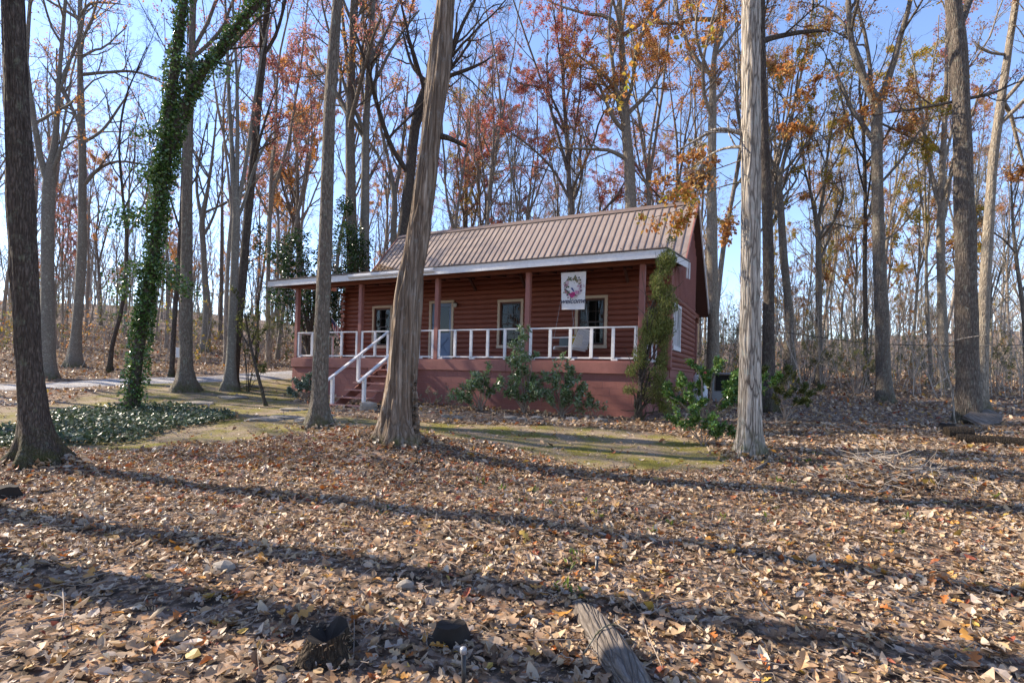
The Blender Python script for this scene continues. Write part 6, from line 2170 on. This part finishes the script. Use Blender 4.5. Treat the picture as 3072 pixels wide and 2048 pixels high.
stump('dark rotten mossy stump low in the leaves at bottom left of centre', 985, 1962, .115, .12, 3.1, mossy=True)
stump('black burnt stump right of the mossy stump near the bottom', 1352, 1925, .085, .1, 4.2, 'soil')
stump('small black stump at the left edge among the leaves', 12, 1492, .12, .12, 5.3, 'soil')
# half buried weathered log
lg = on_ground(1735, 1815)
lg2 = on_ground(1900, 2080, 1.2)
rows = [(*(lg + (0, 0, -.02)), .05), (*(lg * .6 + lg2 * .4 + (0, 0, .03)), .085), (*(lg2 + (0, 0, .03)), .09), (*(lg2 * 1.5 - lg * .5 + (0, 0, -.04)), .07)]
rows = np.array(rows)
o3 = rows[0, :3].copy()
rows[:, :3] -= o3
path = resample(rows, 40)
mb = MB()
T = norm(np.gradient(path[:, :3], axis=0))
n_ = 20
th = np.linspace(0, 2 * np.pi, n_, endpoint=False)
U = norm(np.cross(T, np.array([0, 0, 1.0])))
W = np.cross(U, T)
gr = .8 + .35 * vnoise(np.stack(np.broadcast_arrays(np.cos(th)[None] * 2.6, np.sin(th)[None] * 2.6, path[:, 1:2] * .9 + 7), -1)) + .12 * vnoise(np.stack(np.broadcast_arrays(np.cos(th)[None] * 8, np.sin(th)[None] * 8, path[:, 1:2] * 2), -1))
v = path[:, None, :3] + (path[:, 3:4] * gr)[..., None] * (np.cos(th)[None, :, None] * U[:, None] + np.sin(th)[None, :, None] * W[:, None])
k = np.arange(n_)
f = np.stack([k, (k + 1) % n_, (k + 1) % n_ + n_, k + n_], -1)[None] + (np.arange(39) * n_)[:, None, None]
mb.add(v.reshape(-1, 3), f.reshape(-1, 4))
tag(mb.build('fallen_log', M['log_grey'], None, True, loc=o3), 'grey weathered log half sunk in the leaves at the bottom edge', 'log')


def log_between(name, label, p0, p1, r, mat='bark_dark', lift=.0, seed=1, group=None):
    a, b = spot(*p0, r * .7 + lift), spot(*p1, r * .7 + lift)
    if lift:
        a[2] -= lift * .9
    d = b - a
    root = link(name, None, None, label, 'log', group, loc=a)
    L = np.linalg.norm(d)
    mb = MB()
    n = max(8, int(L / .12))
    path = resample([(0, 0, 0, r), (*(d * .5 + (0, 0, .01)), r * .98), (*d, r * .94)], n)
    P = path[:, :3]
    T = norm(np.gradient(P, axis=0))
    U = norm(np.cross(T, np.array([0, 0, 1.0])))
    W = np.cross(U, T)
    th = np.linspace(0, 2 * np.pi, 14, endpoint=False)
    g = .88 + .25 * vnoise(np.stack(np.broadcast_arrays(np.cos(th)[None] * 2.5, np.sin(th)[None] * 2.5, np.arange(n)[:, None] * .12 + seed), -1))
    v = P[:, None] + (r * g)[..., None] * (np.cos(th)[None, :, None] * U[:, None] + np.sin(th)[None, :, None] * W[:, None])
    k = np.arange(14)
    mb.add(v.reshape(-1, 3), (np.stack([k, (k + 1) % 14, (k + 1) % 14 + 14, k + 14], -1)[None] + (np.arange(n - 1) * 14)[:, None, None]).reshape(-1, 4))
    mb.build('bark', M[mat], root, True)
    for e, nm in ((0, 'cut_end'), (-1, 'cut_end')):
        ring = v[e]
        MB().add(np.vstack([ring, ring.mean(0)[None]]), [(i, (i + 1) % 14, 14) for i in range(14)]).build(nm, M['rot'], root)
    return root


log_between('cut_log', 'short dark cut log lying in front of the thick oak at far right', (2838, 1312), (2912, 1314), .13, 'rot', seed=3)  # log and ends coloured dark to stand for the shadow on them
log_between('long_fallen_log', 'long dark fallen log running out of the picture at the right edge', (2870, 1328), (3110, 1345), .1, 'rot', seed=5)
stump('dark stump in the shade left of the thick oak at far right', 2842, 1290, .13, .14, 8.4, 'soil')
# the tilted slab of wood at the foot of the big oak
q = spot(2952, 1278)
b = MB()
ang = np.linspace(-1.2, 1.2, 9)
P = [(-.42, -.24), (.05, -.3), (.42, -.12), (.44, .2), (.0, .3), (-.4, .22)]
b.add([(x_, y_, 0) for x_, y_ in P] + [(x_, y_, .07) for x_, y_ in P], [(5, 4, 3, 2, 1, 0), (6, 7, 8, 9, 10, 11)])
b.add([(x_, y_, 0) for x_, y_ in P] + [(x_, y_, .07) for x_, y_ in P], [(i, (i + 1) % 6, (i + 1) % 6 + 6, i + 6) for i in range(6)])
b.build('wood_slab', M['log_grey'], None, loc=q + np.array([0, 0, .16]), rot=(R(24), R(-12), .3), label='pale flat slab of cut wood leaning at the foot of the thick oak', cat='wood slab')


def stick(label, px, r=.012, mat='twig', lift=.03, name='fallen_stick'):
    P = []
    for x_, y_, *l in px:
        q = spot(x_, y_, (l[0] if l else lift))
        P.append((*q, r))
    P = np.array(P)
    P[:, 3] *= np.linspace(1, .45, len(P))
    o3 = P[0, :3].copy()
    P[:, :3] -= o3
    rs_ = resample(P, 14)
    return tag(MB().tubes(rs_[None, :, :3], rs_[None, :, 3], 6, cap=True).build(name, M[mat], None, True, loc=o3), label, 'stick')


stick('thick grey stick lying on the leaves just right of the pale hickory', [(2265, 1415), (2300, 1395), (2340, 1368)], .028, 'log_grey')
stick('long thin crooked stick across the leaves at middle right', [(2640, 1542), (2700, 1522), (2800, 1514), (2880, 1512), (2935, 1497)], .011, 'bark_buff')
stick('thin forked stick below the long crooked one at right', [(2860, 1522), (2950, 1530), (3010, 1528), (3040, 1516)], .008, 'bark_buff')
stick('pale bent vine arching over the brush heap at right', [(2560, 1312), (2640, 1330, .05), (2690, 1352, .06), (2720, 1336, .1), (2738, 1340, .03)], .007, 'bark_pale')
stick('pale curved vine lying flat beyond the brush heap at right', [(2680, 1358, .05), (2730, 1358, .05), (2800, 1370, .03)], .008, 'bark_pale')
stick('grey stick leaning in the brush heap at right', [(2735, 1382, .05), (2790, 1405, .08), (2850, 1432, .02)], .02, 'log_grey')
stick('pale sliver of wood on the leaves at lower right', [(2318, 1668), (2370, 1688), (2420, 1705)], .012, 'log_grey')
stick('thin root curling over the half sunk log at the bottom', [(1750, 1992, .05), (1800, 1952, .12), (1850, 1945, .13), (1905, 1950, .03)], .006, 'bark_buff')
stick('thin stick standing beside the mossy stump at the bottom', [(1060, 1985), (1062, 1900, .05), (1055, 1858, .1)], .003, 'twig')
# heap of brush
q = spot(2660, 1432)
root = link('brush_heap', None, None, 'low heap of dead twigs and leaves right of the pale hickory', 'brush heap', loc=q)
rg = np.random.default_rng(44)
n = 150
c = np.stack([rg.normal(0, .42, n), rg.normal(0, .3, n), np.zeros(n)], -1)
c[:, 2] = rg.uniform(0, .36, n) * np.exp(-(c[:, 0] ** 2 + c[:, 1] ** 2) / .4)
d = norm(np.stack([rg.normal(size=n), rg.normal(size=n), rg.normal(0, .3, n)], -1)) * rg.uniform(.15, .45, n)[:, None]
P = np.stack([c - d, c - d * .3 + rg.normal(0, .02, (n, 3)), c + d * .3 + rg.normal(0, .02, (n, 3)), c + d], 1)
mb = MB().tubes(P, np.linspace(1, .5, 4)[None] * rg.uniform(.003, .009, n)[:, None], 5)
mb.build('twigs', M['brush'], root, kind='stuff')
mb = MB()
pos = np.stack([rg.normal(0, .45, 420), rg.normal(0, .32, 420), np.zeros(420)], -1)
pos[:, 2] = rg.uniform(0, .26, 420) * np.exp(-(pos[:, 0] ** 2 + pos[:, 1] ** 2) / .4)
litter_leaves(mb, pos, rg.uniform(.06, .13, 420), rg, lit_col(420, rg), 5, False, .5, 35)
mb.build('dry_leaves', M['litter'], root, kind='stuff')


def path_light(label, px, py, h, lean):
    q = spot(px, py)
    root = link('path_light', None, None, label, 'garden light', 'broken solar path lights', loc=q)
    root.rotation_euler = (lean[0], lean[1], 0)
    MB().lathe([(.001, -.1), (.011, -.06), (.0125, 0), (.0125, h * .86), (.001, h * .87)], 12).build('stake', M['metal_black'], root, True)
    MB().lathe([(.013, h * .84), (.017, h * .85), (.017, h * .97), (.012, h), (.001, h * 1.01)], 12).build('socket', M['steel'], root, True)
    return root


path_light('black path light stake standing in the leaves at the bottom edge', 1392, 2070, .2, (.05, -.04))
path_light('small black path light stake with a pale top in the leaves right of centre', 1788, 1728, .14, (-.1, .06))
